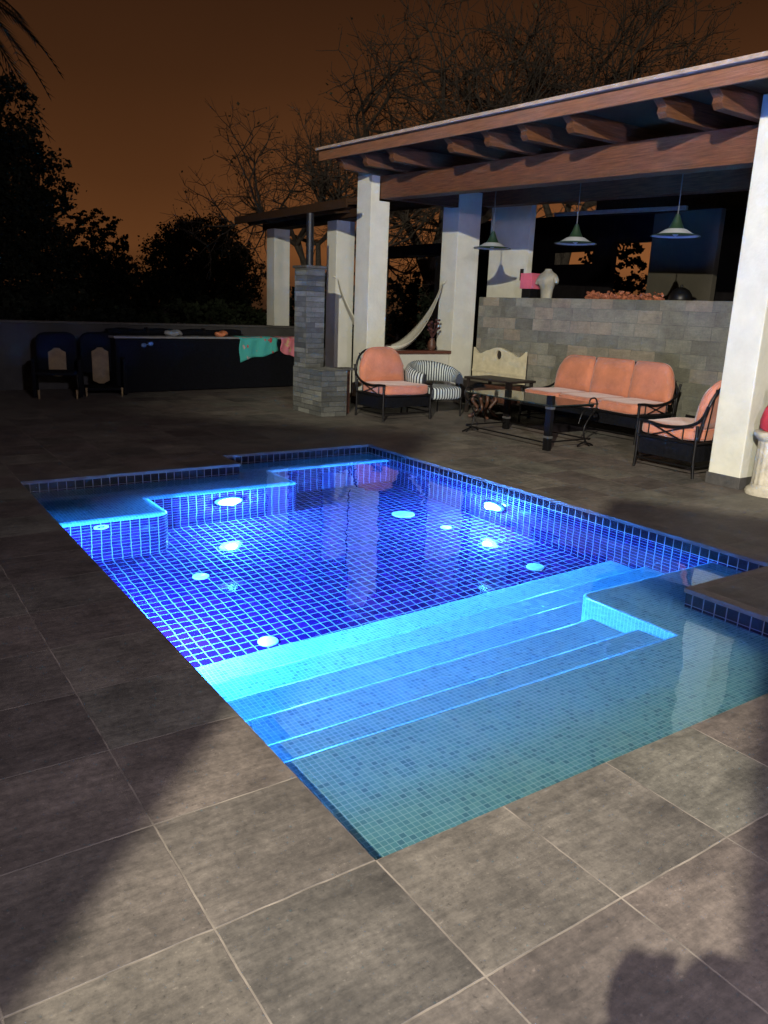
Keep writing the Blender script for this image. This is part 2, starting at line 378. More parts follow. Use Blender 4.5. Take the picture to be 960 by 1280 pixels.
WATER = -.10; FLOOR = -1.2; BZ = -.16
pool = thing('swimming_pool', 'blue tiled swimming pool with turquoise mosaic steps, sunk into the slate deck', 'swimming pool', (0, 0, 0))
m = MB()
g = .010
def offs(i):
    return OUT[i]
def wall(a, b, z0, z1, mb):
    mb.face([(a[0], a[1], z0), (a[0], a[1], z1), (b[0], b[1], z1), (b[0], b[1], z0)])
pts = [(-g, -g), (XP + g, -g), (XP + g, YP - g), (XR + g, YP - g), (XR + g, YF + g), (XS - g, YF + g), (XS - g, YN + g), (-g, YN + g)]
for i in range(8): wall(pts[i], pts[(i + 1) % 8], FLOOR, -.1025, m)
m.build('pool_wall', M['cobalt'], pool)
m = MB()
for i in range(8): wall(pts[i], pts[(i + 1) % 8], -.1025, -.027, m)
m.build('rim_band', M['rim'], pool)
m = MB(); m.face([(-.01, -.01, FLOOR), (XR + .01, -.01, FLOOR), (XR + .01, YF + .01, FLOOR), (-.01, YF + .01, FLOOR)])
m.build('pool_floor', M['cobalt'], pool)

def nosed_steps():
    """shelf and flight of steps across the shallow end, with rounded noses, as one swept profile"""
    r = .022
    def prof(levels, ywall):
        pts = []
        for k, (y, z, zn) in enumerate(levels):
            for a in range(0, 91, 18):
                pts.append((y - r + r * math.sin(R(a)), z - r + r * math.cos(R(a))))
            pts.append((y, zn))
        return [(ywall, levels[0][1])] + pts
    lv = [(.80, -.16, -.32), (1.06, -.32, -.48), (1.41, -.48, -.64), (1.75, -.64, -.80), (2.08, -.80, -.96), (2.42, -.96, FLOOR)]
    a = prof(lv, -.01)
    m = MB()
    # left part (x from 0 to the plateau), every level
    m.grid([[(-.01, y, z) for y, z in a], [2.58, None] and [(2.58, y, z) for y, z in a]], smooth=False)
    # lower treads run on behind the plateau to the right wall
    b = prof(lv[3:], 1.30)
    m.grid([[(2.58, y, z) for y, z in b], [(XR + .01, y, z) for y, z in b]], smooth=False)
    m.face([(2.58, -.01, -.1598), (XP + .009, -.01, -.1598), (XP + .009, .84, -.1598), (2.58, .84, -.1598)])
    return m
st = nosed_steps().build('steps', M['mosaic'], pool)

def slab_shape(poly, ztop, zbot, r, mosaic_cap=True):
    """underwater shelf: outline (closed polygon, exposed edges flagged) with a rounded top edge"""
    n = len(poly)
    rows = []
    P = [Vector((p[0], p[1])) for p in poly]
    def inset(d):
        out = []
        for i in range(n):
            a, b, c = P[i - 1], P[i], P[(i + 1) % n]
            e1 = (b - a).normalized(); e2 = (c - b).normalized()
            n1 = Vector((-e1.y, e1.x)); n2 = Vector((-e2.y, e2.x))
            k = (n1 + n2); k = k / max(.2, k.dot(n1)); out.append(b + k * d)
        return out
    m = MB(); nr = 6
    rings = [[(p.x, p.y, zbot) for p in P], [(p.x, p.y, ztop - r) for p in P]]
    for i in range(1, nr + 1):
        a = math.pi / 2 * i / nr
        q = inset(r * (1 - math.cos(a))); rings.append([(p.x, p.y, ztop - r + r * math.sin(a)) for p in q])
    for k in range(len(rings) - 1):
        for i in range(n):
            j = (i + 1) % n
            m.face([rings[k][i], rings[k][j], rings[k + 1][j], rings[k + 1][i]], mi=(1 if k >= 1 else 0))
    m.face(rings[-1], mi=1)
    return m
def corner(cx, cy, r, a0, a1, n=6):
    return [(cx + r * math.cos(R(a0 + (a1 - a0) * i / n)), cy + r * math.sin(R(a0 + (a1 - a0) * i / n))) for i in range(n + 1)]
# plateau beside the steps: mosaic on every side
pl = [(2.56, .70)] + [(XR + .05, .70)] + [(XR + .05, 1.52)] + corner(2.56 + .07, 1.52 - .07, .07, 90, 180)
slab_shape(pl, -.1605, FLOOR, .022).build('plateau', [M['mosaic'], M['mosaic']], pool)
# stepped bench at the deep end: cobalt front, mosaic top and nose
bn = [(-.05, 4.545)] + corner(.96 - .13, 4.545 + .13, .13, -90, 0) + [(.96, 5.10)] + corner(2.46 - .09, 5.10 + .09, .09, -90, 0) + [(2.46, 5.72), (XR + .05, 5.72), (XR + .05, YF + .05), (-.05, YF + .05)]
slab_shape(bn, BZ, FLOOR, .085).build('bench', [M['cobalt'], M['mosaic']], pool)

m = MB()
def wq(x0, y0, x1, y1): m.face([(x0, y0, WATER), (x1, y0, WATER), (x1, y1, WATER), (x0, y1, WATER)], smooth=True)
e = .005
wq(-e, -e, XS, YP); wq(XS, -e, XP + e, YP); wq(-e, YP, XS, YN + e); wq(XS, YP, XP + e, YN + e); wq(XP + e, YP - e, XR + e, YN + e); wq(XS - e, YN + e, XR + e, YF + e)
wat = tag(m.build('water', M['water']), kind='structure')

# ---- pool fittings
def pool_lamp(name, label, loc, rz):
    t = thing(name, label, 'pool lamp', loc, rz, 'lamps in the pool walls')
    b = MB(); b.lathe([(.135, -.012), (.135, .012), (.118, .026), (.105, .020), (.105, -.012)], seg=32, cap=False); o = b.build('rim', M['drain'], t); o.rotation_euler = (R(90), 0, 0)
    b = MB(); b.lathe([(.001, .030), (.04, .028), (.075, .020), (.098, .008), (.104, -.01)], seg=32, cap=False); o = b.build('lens', M['lens'], t); o.rotation_euler = (R(90), 0, 0)
    return t
M['lens'] = emit('lit_lens', (.55, .80, 1.0), 30)
# local axis -y is the way each lamp faces
pool_lamp('pool_lamp', 'round white lit lamp in the bench wall at the far left of the pool', (1.70, 5.10 - .013, -.56), 0)
pool_lamp('pool_lamp', 'round white lit lamp in the long right-hand wall of the pool', (XR + .01 - .013, 3.866, -.63), R(-90))
def spot(name, loc, d, energy, col, size=R(170), blend=.6, rad=.09):
    l = bpy.data.lights.new(name, 'SPOT'); l.energy = energy; l.color = col; l.spot_size = size; l.spot_blend = blend; l.shadow_soft_size = rad
    o = bpy.data.objects.new(name, l); COL.objects.link(o); o.location = loc
    o.rotation_euler = Vector(d).to_track_quat('-Z', 'Y').to_euler(); return o
POOLC = (.045, .265, 1.0)
def pool_point(loc, e):
    l = bpy.data.lights.new('pool_light', 'POINT'); l.energy = e; l.color = POOLC; l.shadow_soft_size = .052
    o = bpy.data.objects.new('pool_light', l); COL.objects.link(o); o.location = loc
pool_point((1.70, 5.03, -.56), 1900); pool_point((XR - .06, 3.866, -.63), 1900)
pool_lamp('pool_lamp', 'lit lamp in the left pool wall below the deck edge', (-.01 + .013, 2.85, -.58), R(90))
pool_point((.06, 2.85, -.58), 4800)

def fitting(label, x, y, r, grate=False, cat='pool inlet', name='floor_inlet', grp='round fittings in the pool floor'):
    t = thing(name, label, cat, (x, y, FLOOR + .002), 0, grp)
    b = MB(); b.lathe([(r, 0), (r, .008), (r * .9, .014), (.001, .016)], seg=28, cap=False); b.build('cover', M['drain'], t)
    if grate:
        b = MB()
        for k in range(-3, 4):
            w = math.sqrt(max(.01, 1 - (k / 4.2) ** 2)) * r * .8
            b.box((-w, k * r / 4.2 - .006, .012), (w, k * r / 4.2 + .006, .019))
        b.build('grate', M['steel'], t)
fitting('large round grated drain in the pool floor near the far corner', 3.331, 4.524, .115, True, 'pool drain', 'floor_drain')
fitting('white round fitting in the pool floor below the right-hand lamp, beside the large drain', 3.44, 3.973, .058)
fitting('white round fitting in the pool floor in front of the left bench', .962, 3.911, .066)
fitting('white round fitting in the pool floor at the foot of the steps, left end', .957, 2.709, .068)
fitting('round grated fitting in the pool floor at the foot of the steps, right end', 3.461, 2.784, .072, True)
t = thing('wall_inlet', 'small white inlet ring in the face of the left bench under water', 'pool inlet', (.385, 4.544, -.35))
b = MB(); b.lathe([(.06, 0), (.06, .01), (.035, .014), (.03, 0)], seg=24, cap=False); o = b.build('ring', M['drain'], t); o.rotation_euler = (R(90), 0, 0)
b = MB(); b.lathe([(.012, 0), (.012, .012), (.001, .013)], seg=12, cap=False); o = b.build('nozzle', M['steel'], t); o.rotation_euler = (R(90), 0, 0)

# ------------------------------------------------------------------ pavilion
SL = .033                                                           # the roof falls a little along its length
def rz_(y, z): return z + SL * (y - 6)
pav = thing('pavilion', 'open poolside pavilion with white square columns, timber beam and overhanging wooden roof', 'pavilion', (6.2, 6, 0))
def pbox(name, a, b, mt, parent=pav, bev=.006):
    m = MB(); m.box(a, b); return m.build(name, mt, parent, bev, world=True)
def tilt_box(name, x0, x1, y0, y1, z0, z1, mt, parent=pav, bev=.006):
    m = MB()
    P = [(x, y, rz_(y, z)) for z in (z0, z1) for (x, y) in ((x0, y0), (x1, y0), (x1, y1), (x0, y1))]
    for q in ((0, 3, 2, 1), (4, 5, 6, 7), (0, 1, 5, 4), (1, 2, 6, 5), (2, 3, 7, 6), (3, 0, 4, 7)): m.face([P[i] for i in q])
    return m.build(name, mt, parent, bev, world=True)
def column(x0, y0, x1, y1, h, parent=pav, mt='plaster', notch=None, plinth=True):
    m = MB()
    if notch: m.prism([(x0, 0), (x1, 0), (x1, notch), (x0 + .16, notch), (x0 + .16, h), (x0, h)], y0, y1, 'y')
    else: m.box((x0, y0, 0), (x1, y1, h))
    c = m.build('column', M[mt], parent, .012, world=True)
    if plinth:
        m = MB(); e = .012
        m.box((x0 - e, y0 - e, 0), (x1 + e, y1 + e, .115)); p = m.build('plinth', M['coping'], c, .004); p.matrix_parent_inverse = (parent.matrix_basis).inverted() if False else Matrix.Identity(4)
    return c
bpy.context.view_layer.update()
column(5.99, 2.60, 6.34, 2.95, 3.66, notch=3.05)
column(6.0, 9.44, 6.36, 9.86, 3.70, notch=3.24)
column(7.9, 9.57, 8.40, 10.02, 3.60)
tilt_box('beam', 6.17, 6.42, 1.2, 9.44, 3.155, 3.49, M['wood'])
tilt_box('inner_beam', 8.40, 8.62, 1.2, 9.56, 3.26, 3.52, M['wood'])
tilt_box('cross_beam', 6.42, 8.40, 9.60, 9.80, 3.20, 3.46, M['woodx'])
for y in (9.39, 8.72, 8.04, 6.74, 6.04, 5.42, 4.73, 3.58, 3.0, 2.35):   # rafter tails with a carved tip
    z0 = rz_(y, 3.492); h = .20; m = MB()
    poly = [(5.36, z0 + h), (5.33, z0 + h - .05), (5.37, z0 + .12), (5.41, z0 + .09), (5.40, z0 + .045), (5.44, z0), (6.9, z0), (9.2, z0), (9.2, z0 + h)]
    m.prism(poly, y - .05, y + .05, 'y'); m.build('rafter', M['woodx'], pav, .004, world=True)
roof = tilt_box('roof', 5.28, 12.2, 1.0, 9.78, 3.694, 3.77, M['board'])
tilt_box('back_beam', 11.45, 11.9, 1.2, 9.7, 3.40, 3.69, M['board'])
def sub(o, parent):
    o.parent = parent; o.matrix_parent_inverse = Matrix.Identity(4); return o
sub(tilt_box('fascia', 5.245, 5.278, 1.0, 9.80, 3.625, 3.755, M['fascia'], None, .004), roof)
sub(tilt_box('drip_edge', 5.20, 5.45, .98, 9.83, 3.772, 3.81, M['rooftop'], None, .004), roof)
# bar wall in stone, its pale cap, the low sill wall
bw = pbox('bar_wall', (8.47, 1.2, 0), (8.75, 9.56, 1.85), M['stonewall'])
lw = pbox('low_wall', (6.37, 9.62, 0), (7.89, 9.80, .84), M['plaster2'])
sl = MB(); sl.box((6.365, 9.56, .842), (7.898, 9.84, .895)); sub(sl.build('sill', M['sillwood'], None, .006), lw)
# white wall behind the bar, left end, with its switch
pw = pbox('white_wall', (9.00, 8.95, 0), (9.12, 9.98, 3.60), M['plaster'])
s_ = MB(); s_.box((8.985, 9.02, 2.16), (8.999, 9.10, 2.36)); sub(s_.build('switch_plate', M['iron'], None, .004), pw)
# kitchen side: dark back wall with openings to the trees
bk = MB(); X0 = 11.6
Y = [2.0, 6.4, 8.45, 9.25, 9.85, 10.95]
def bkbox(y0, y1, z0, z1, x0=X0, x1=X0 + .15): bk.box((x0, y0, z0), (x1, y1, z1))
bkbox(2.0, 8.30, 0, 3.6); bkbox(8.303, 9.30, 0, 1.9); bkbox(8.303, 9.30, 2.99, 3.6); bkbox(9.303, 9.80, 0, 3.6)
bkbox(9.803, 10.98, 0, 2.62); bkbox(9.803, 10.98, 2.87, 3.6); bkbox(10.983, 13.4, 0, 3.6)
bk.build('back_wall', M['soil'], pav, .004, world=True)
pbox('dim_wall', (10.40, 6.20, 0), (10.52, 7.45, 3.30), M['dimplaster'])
tilt_box('ceiling_rail', 9.5, 9.56, 6.2, 8.9, 3.18, 3.24, M['steel'])

# lower wing beyond, its roof timber darkened to hold the shade
wing = thing('pavilion_wing', 'lower far wing of the pavilion with a dark roof on two white columns', 'pavilion', (6.2, 11.5, 0))
pav2 = wing
column(6.08, 10.62, 6.45, 10.95, 3.02, parent=wing, mt='plaster2', plinth=False)
m = MB(); m.box((6.08, 13.02, 1.165), (6.42, 13.36, 3.02)); m.build('column', M['plaster2'], wing, .006, world=True)
pbox('beam', (6.10, 9.9, 3.021), (6.42, 13.6, 3.17), M['board'], wing)
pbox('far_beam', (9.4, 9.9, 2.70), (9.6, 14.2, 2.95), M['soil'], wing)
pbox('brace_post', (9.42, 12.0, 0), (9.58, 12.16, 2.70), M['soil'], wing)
def rz2(x, z): return z + .17 * (x - 5.28)                           # this roof falls towards the pool
for y in (10.3, 11.1, 11.9, 12.7):
    xe = 5.9 if y < 9.6 else 9.6; m = MB()
    m.prism([(5.36, rz2(5.36, 3.085)), (5.35, rz2(5.35, 3.04)), (5.42, rz2(5.42, 2.98)), (xe, rz2(xe, 2.98)), (xe, rz2(xe, 3.085))], y - .05, y + .05, 'y'); m.build('rafter', M['board'], wing, .004, world=True)
m = MB()
for (x1, ya, yb) in ((9.8, 9.95, 13.0), (5.42, 8.95, 9.948)):
    m.prism([(5.28, 3.088), (x1, rz2(x1, 3.088)), (x1, rz2(x1, 3.145)), (5.28, 3.145)], ya, yb, 'y')
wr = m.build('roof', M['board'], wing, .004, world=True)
m = MB(); m.box((5.245, 8.95, 3.02), (5.278, 13.02, 3.15)); sub(m.build('fascia', M['board'], None, .004), wr)

# ------------------------------------------------------------------ stone fireplace, perimeter wall
fp = thing('stone_fireplace', 'grey stacked stone outdoor fireplace with a stepped base and black flue', 'fireplace', (4.8, 8.9, 0))
pbox('base', (4.58, 8.42, 0), (5.02, 9.32, .68), M['stacked'], fp, .008)
tw = pbox('tower', (4.585, 8.93, .681), (4.90, 9.30, 2.12), M['stacked'], fp, .008)
m = MB(); m.box((4.56, 8.90, 2.121), (4.925, 9.325, 2.16)); m.build('cap_stone', M['coping'], fp, .006, world=True)
m = MB(); m.tube([(4.75, 9.14, 2.16), (4.75, 9.14, 2.9)], .055, 16); m.build('flue', M['flue'], fp, world=True)
m = MB(); m.tube([(4.75, 9.14, 2.44), (4.75, 9.14, 2.48)], .063, 16); m.build('flue_collar', M['flue'], fp, world=True)
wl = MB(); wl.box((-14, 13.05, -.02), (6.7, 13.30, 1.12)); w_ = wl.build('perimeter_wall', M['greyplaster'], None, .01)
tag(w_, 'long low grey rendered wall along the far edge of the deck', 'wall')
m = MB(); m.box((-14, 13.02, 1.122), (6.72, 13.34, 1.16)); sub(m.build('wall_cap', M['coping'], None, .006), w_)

# ------------------------------------------------------------------ furniture
def superarch(w, z0, z1, n=16, p=3.2):
    """arched outline (x,z) from lower left over the top to lower right"""
    out = []
    for i in range(n + 1):
        a = math.pi - math.pi * i / n
        x = math.copysign(abs(math.cos(a)) ** (2 / p), math.cos(a)) * w / 2; z = z0 + (z1 - z0) * abs(math.sin(a)) ** (2 / p)
        out.append((x, z))
    return out
def iron_seat(name, label, cat, w, seats, loc, rz, group=None):
    """wrought iron armchair or sofa: front is local -y, w wide, deep .72"""
    t = thing(name, label, cat, loc, rz, group); D = .72; h = w / 2
    f = MB(); r = .016
    for x in (-h, h):
        pass
    f.tube([(-h, -D / 2, .36), (h, -D / 2, .36)], r); f.tube([(-h, D / 2, .36), (h, D / 2, .36)], r)
    for x in (-h, h): f.tube([(x, -D / 2, .36), (x, D / 2, .36)], r)
    for x in (-h, h): f.tube([(x, -D / 2, .11), (x, D / 2, .11)], .010)
    f.tube([(-h, D / 2, .11), (h, D / 2, .11)], .010); f.tube([(-h, -D / 2, .11), (h, -D / 2, .11)], .010)
    f.build('frame', M['iron'], t)
    bf = MB()
    arch_pts = superarch(w, .40, .99)
    bf.tube([(x, D / 2 + .02 + (z - .40) * .16, z) for x, z in arch_pts], .017)
    for k in range(-2 * seats, 2 * seats + 1):
        x = k * w / (4 * seats + 1); bf.tube([(x * .8, D / 2, .38), (x * 1.0, D / 2 + .02 + .50 * .16, .93 if abs(x) < h * .8 else .80)], .008, 6)
    bf.build('back_frame', M['iron'], t)
    for x in (-h, h):
        for y, zt in ((-D / 2, .52), (D / 2, .55)):
            l = MB(); l.tube([(x, y - .01 if y < 0 else y + .02, 0), (x, y, .18), (x, y, zt)], [.015, .017, .017]); l.build('leg', M['iron'], t)
        a = MB()
        a.tube(smooth_path([(x, -D / 2 - .02, .52), (x, -D / 2 + .12, .515), (x, -.02, .495), (x, D / 2 - .12, .53), (x, D / 2 + .03, .62), (x * .995, D / 2 + .09, .76)], 4), .017)
        yy = [-D / 2, -D / 2 + .13, -.02 + .07, D / 2 - .06]
        a.tube([(x, yy[1], .36), (x, yy[1], .51)], .008, 6); a.tube([(x, yy[3] - .1, .36), (x, yy[3] - .1, .52)], .008, 6)
        a.tube([(x, yy[1], .37), (x, yy[3] - .1, .51)], .008, 6); a.tube([(x, yy[1], .51), (x, yy[3] - .1, .37)], .008, 6)
        a.build('armrest', M['iron'], t)
    ap = MB()
    for x in (-h + .012, h - .012): ap.box((x - .004, -D / 2 + .02, .165), (x + .004, D / 2 - .02, .352))
    ap.box((-h + .02, -D / 2 + .016, .20), (h - .02, -D / 2 + .024, .352)); ap.box((-h + .02, D / 2 - .024, .165), (h - .02, D / 2 - .016, .352))
    ap.box((-h + .03, -D / 2 + .03, .30), (h - .03, D / 2 - .03, .345))
    ap.build('apron', M['apron'], t)
    cw = (w - .05) / seats
    for k in range(seats):
        cx = -w / 2 + .025 + cw * (k + .5)
        s = MB(); s.pillow((cx, -.025, .445), (cw + .004, D + .02, .155), .30, nu=22, nv=56, sag=.012); sc_ = s.build('seat_cushion', M['coral'], t)
        s = MB(); sp_ = lambda v, p: math.copysign(abs(v) ** p, v)
        for zz in (.487, .403):
            s.tube([(cx + (cw / 2 - .001) * sp_(math.cos(q * math.pi / 24), .30), -.025 + (D / 2 + .007) * sp_(math.sin(q * math.pi / 24), .30), zz) for q in range(49)], .0055, 6, cap=False)
        s.build('piping', M['piping'], sc_)
    cw = (w - .05) / seats
    for k in range(seats):
        cx = -w / 2 + .025 + cw * (k + .5)
        q = MB(); rot = Matrix.Rotation(R(-11), 3, 'X')
        side = 0 if seats == 1 else (-1 if k == 0 else 1 if k == seats - 1 else 2)
        # outline arched only on the outer side of the row
        n1, n2 = 22, 9; rows = []
        W2, z0, z1, T = cw / 2 - .002, .49, 1.02, .15
        def top(u):
            a = abs(u)
            if side == 0 or (side == -1 and u < 0) or (side == 1 and u > 0): return (1 - a ** 3.4) ** (1 / 2.6)
            return (1 - a ** 30 * .25)
        front, back = [], []
        for i in range(n1 + 1):
            u = -1 + 2 * i / n1; uu = max(-.999, min(.999, u)); zt = z0 + (z1 - z0) * max(.45, top(uu)); rf, rb = [], []
            for j in range(n2 + 1):
                v = j / n2; z = z0 + (zt - z0) * v
                puff = T / 2 * (1 - abs(uu) ** 6) ** .5 * (1 - abs(2 * v - 1) ** 5) ** .5 if True else 0
                y = D / 2 - .05 + (z - z0) * .17
                rf.append((cx + u * W2, y - puff - .012, z)); rb.append((cx + u * W2, y + puff * .7 + .012, z))
            rows.append(rf + list(reversed(rb)))
        q.grid(rows, closed_v=True); q.face(list(reversed(rows[0]))); q.face(rows[-1])
        bc = q.build('back_cushion', M['coral'], t)
        q = MB(); q.tube([(r_[4][0], D / 2 - .05 + (r_[9][2] - z0) * .17 - .022, r_[9][2] - .002) for r_ in rows], .0055, 6); q.build('piping', M['piping'], bc)
    return t
G1 = 'coral cushioned wrought iron armchairs'
iron_seat('armchair', 'coral cushioned black iron armchair beside the striped tub chair', 'armchair', .85, 1, (5.62, 8.06, 0), 0, G1)
iron_seat('armchair', 'coral cushioned black iron armchair partly behind the near right white column, seen from its side', 'armchair', .85, 1, (6.42, 3.50, 0), R(180), G1)
iron_seat('sofa', 'three seat coral cushioned black iron sofa against the stone bar wall', 'sofa', 2.16, 3, (7.60, 5.93, 0), R(-90))

# striped tub chair
t = thing('striped_chair', 'low tub chair in black and white striped fabric beside the coral armchair', 'chair', (6.42, 8.12, 0), 0)
b = MB(); outer = []
def tub(z, rr, th):
    return [((rr) * math.cos(R(a)) * 1.0, rr * .92 * math.sin(R(a)), z) for a in range(-38, 219, 8)]
ro, ri = .46, .35; prof = []
prof_pts = [(ro, .50), (ro + .012, .58), (ro + .01, .68), (ro - .02, .74), ((ro + ri) / 2, .765), (ri + .02, .74), (ri - .005, .66), (ri, .50)]
angs = [a for a in range(-38, 219, 6)]
def drop(a):                                                        # the back stands higher than the arms
    return .10 * math.cos(R(a - 90)) - .05
rows = [[(r_ * math.cos(R(a)), r_ * .92 * math.sin(R(a)), z + (drop(a) if z > .55 else 0)) for (r_, z) in prof_pts] for a in angs]
b.grid(rows, closed_v=True, uvs=lambda i, j: (i * .044, j * .1)); b.face(list(reversed(rows[0])), uvs=[(0.037, 0)] * len(prof_pts)); b.face(rows[-1], uvs=[(0.037, 0)] * len(prof_pts))
b.build('backrest', M['stripe'], t, boxuv=False)
b = MB(); b.pillow((0, -.06, .36), (.66, .62, .21), .4); b.build('seat', M['stripe'], t)
for x in (-.30, .30):
    for y in (-.32, .26):
        b = MB(); b.tube([(x, y, 0), (x, y, .30)], .013); b.build('leg', M['iron'], t)
b = MB(); b.tube([(-.3, -.32, .27), (.3, -.32, .27)], .012); b.tube([(-.3, .26, .27), (.3, .26, .27)], .012)
for x in (-.30, .30): b.tube([(x, -.32, .27), (x * 1.1, -.2, .52)], .012); b.tube([(x, -.32, .27), (x, .26, .27)], .012)
for x in (-.22, .22): b.tube([(x, .26, .27), (x, .30, .52)], .012)
b.build('frame', M['iron'], t)

# glass coffee table with scrolled iron ends
ct = thing('coffee_table', 'glass topped coffee table with flat black legs, chrome clips and scrolled iron ends', 'coffee table', (6.15, 5.75, 0))
b = MB(); b.box((-.40, -.82, .535), (.40, .82, .55)); b.build('glass_top', M['glass'], ct, .003)
for (x, y) in ((-.38, -.76), (.36, .77)):
    b = MB(); b.box((x - .028, y - .045, 0), (x + .028, y + .045, .532)); l = b.build('leg', M['iron'], ct, .004)
    b = MB(); b.box((x - .028, y - .045, .552), (x + .028, y + .045, .66)); sub(b.build('leg_top', M['iron'], None, .004), l)
    for z in (.50, .15):
        b = MB(); b.box((x - .034, y - .051, z), (x + .034, y + .051, z + .028)); sub(b.build('chrome_clip', M['chrome'], None, .004), l)
for (x, y, sg) in ((.38, -.76, 1), (-.38, .76, -1)):
    b = MB()
    sp = [(x + sg * .0, y, 0), (x - sg * .10, y, .10), (x - sg * .13, y, .24), (x - sg * .04, y, .38), (x + sg * .06, y, .50), (x + sg * .03, y, .60), (x - sg * .06, y, .60), (x - sg * .08, y, .53), (x - sg * .02, y, .50), (x + sg * .0, y, .54)]
    b.tube(smooth_path(sp, 6), .010)
    b.tube(smooth_path([(x - sg * .22, y, .02), (x - sg * .12, y, .06), (x - sg * .02, y, .04), (x + sg * .06, y, 0.012)], 6), .011)
    b.tube(smooth_path([(x - sg * .24, y, .30), (x - sg * .18, y, .44), (x - sg * .06, y, .47), (x + sg * .04, y, .36)], 6), .009)
    b.build('scroll', M['iron'], ct)
b = MB()
b.tube([(-.38, -.76, .09), (-.38, .76, .09)], .010); b.tube([(.37, -.76, .09), (.37, .76, .09)], .010)
b.tube([(-.38, -.76, .10), (.38, -.76, .10)], .010); b.tube([(-.38, .76, .10), (.38, .76, .10)], .010)
b.tube([(-.38, -.76, .52), (.38, -.76, .52)], .011); b.tube([(-.38, .76, .52), (.38, .76, .52)], .011)
b.build('stretcher', M['iron'], ct)

# cream settle with a shaped back and a round hole
se = thing('painted_bench', 'cream painted wooden bench with a shaped back pierced by a round hole', 'bench', (8.20, 8.62, 0), R(-90))
W = .66; outl = []
def ogee(x):
    a = abs(x)
    if a < .26: return .97 + .06 * math.cos(a / .26 * math.pi / 2)
    if a < .50: return .90 + .07 * (.5 + .5 * math.cos((a - .26) / .24 * math.pi))
    return .90 + .10 * ((a - .50) / (W - .50)) ** 1.6
n = 44; bm = bmesh.new()
top_pts = [(-W + 2 * W * i / n, ogee(-W + 2 * W * i / n) - .02) for i in range(n + 1)]
hole_c, hole_r, hn = (0, .885), .078, 24
b = MB(); th = .04
holes = [(hole_c[0] + hole_r * math.cos(2 * math.pi * i / hn), hole_c[1] + hole_r * math.sin(2 * math.pi * i / hn)) for i in range(hn)]
# front and back sheets built as column strips, with the hole's strips split above and below it
def hole_z(x):
    if abs(x) >= hole_r: return None
    d = math.sqrt(hole_r ** 2 - x * x); return hole_c[1] - d, hole_c[1] + d
xs = sorted(set([round(-W + 2 * W * i / n, 4) for i in range(n + 1)] + [round(-hole_r + 2 * hole_r * i / 12, 4) for i in range(13)]))
for i in range(len(xs) - 1):
    a, c = xs[i], xs[i + 1]; za, zc = ogee(a) - .02, ogee(c) - .02; mid = (a + c) / 2
    spans = [(.44, .44, za, zc)]
    if abs(mid) < hole_r:
        la = hole_z(a) or (hole_c[1],) * 2; lc = hole_z(c) or (hole_c[1],) * 2
        spans = [(.44, .44, la[0], lc[0]), (la[1], lc[1], za, zc)]
        for k in (0, 1): b.face([(a, -th / 2, la[k]), (c, -th / 2, lc[k]), (c, th / 2, lc[k]), (a, th / 2, la[k])])
    for (p, q, r1, r2) in spans:
        b.face([(a, -th / 2, p), (c, -th / 2, q), (c, -th / 2, r2), (a, -th / 2, r1)]); b.face([(a, th / 2, r1), (c, th / 2, r2), (c, th / 2, q), (a, th / 2, p)])
    b.face([(a, -th / 2, za), (c, -th / 2, zc), (c, th / 2, zc), (a, th / 2, za)])
for x, k in ((-W, 1), (W, -1)): b.face([(x, -th / 2 * k, .44), (x, -th / 2 * k, ogee(x) - .02), (x, th / 2 * k, ogee(x) - .02), (x, th / 2 * k, .44)])
b.box((-W, -.035, .565), (W, -.0205, .60))
b.build('backrest', M['creamwood'], se)
b = MB(); b.tube([(0, .021, hole_c[1]), (0, .03, hole_c[1])], .095, 24); b.build('hole_shade_disc', M['darkwood'], se)  # added dark disc standing in for the shade inside the hole
b = MB(); b.box((-W, -.44, .40), (W, .0, .438)); b.build('seat', M['darkwood'], se, .006)
b = MB(); b.box((-W + .03, -.42, .10), (W - .03, -.03, .398)); b.build('seat_box', M['darkwood'], se, .006)
for x in (-W + .05, W - .05):
    b = MB(); b.box((x - .04, -.43, 0), (x + .04, -.02, .098)); b.build('foot', M['darkwood'], se, .006)

# dark side table and the curled wooden stool in front of the bench
t = thing('side_table', 'low dark wooden side table between the cream bench and the sofa', 'side table', (7.45, 7.75, 0), R(4))
b = MB(); b.box((-.30, -.50, .545), (.30, .50, .58)); b.build('tabletop', M['darkwood'], t, .006)
for x in (-.25, .25):
    for y in (-.45, .45):
        b = MB(); b.box((x - .022, y - .022, 0), (x + .022, y + .022, .543)); b.build('leg', M['darkwood'], t, .004)
b = MB(); b.box((-.24, -.44, .20), (.24, .44, .222)); b.build('shelf', M['darkwood'], t, .004)
t = thing('wooden_box', 'reddish brown wooden box on the shelf of the dark side table', 'box', (7.42, 7.62, .223), R(4))
b = MB(); b.box((-.18, -.22, 0), (.18, .22, .22)); b.build('box_body', M['redwood'], t, .008)
b = MB(); b.box((-.19, -.23, .222), (.19, .23, .26)); b.build('lid', M['redwood'], t, .006)
t = thing('curled_stool', 'reddish wooden stool on curled legs, between striped chair and coffee table', 'stool', (6.98, 7.55, 0), R(20))
b = MB(); b.pillow((0, 0, .415), (.40, .34, .07), .5); b.build('seat', M['redwood'], t)
for k in range(4):
    a = R(45 + 90 * k); c, s = math.cos(a), math.sin(a)
    b = MB(); b.tube(smooth_path([(c * .13, s * .13, .385), (c * .19, s * .19, .28), (c * .10, s * .10, .15), (c * .17, s * .17, .05), (c * .24, s * .24, .02)], 5), [.026] * 20 + [.02], 8); b.build('leg', M['redwood'], t)
t = thing('wooden_stand', 'narrow reddish wooden stand between stone fireplace and coral armchair', 'stand', (5.16, 8.70, 0))
b = MB(); b.box((-.05, -.05, 0), (.05, .05, .66)); b.build('post', M['redwood'], t, .006)
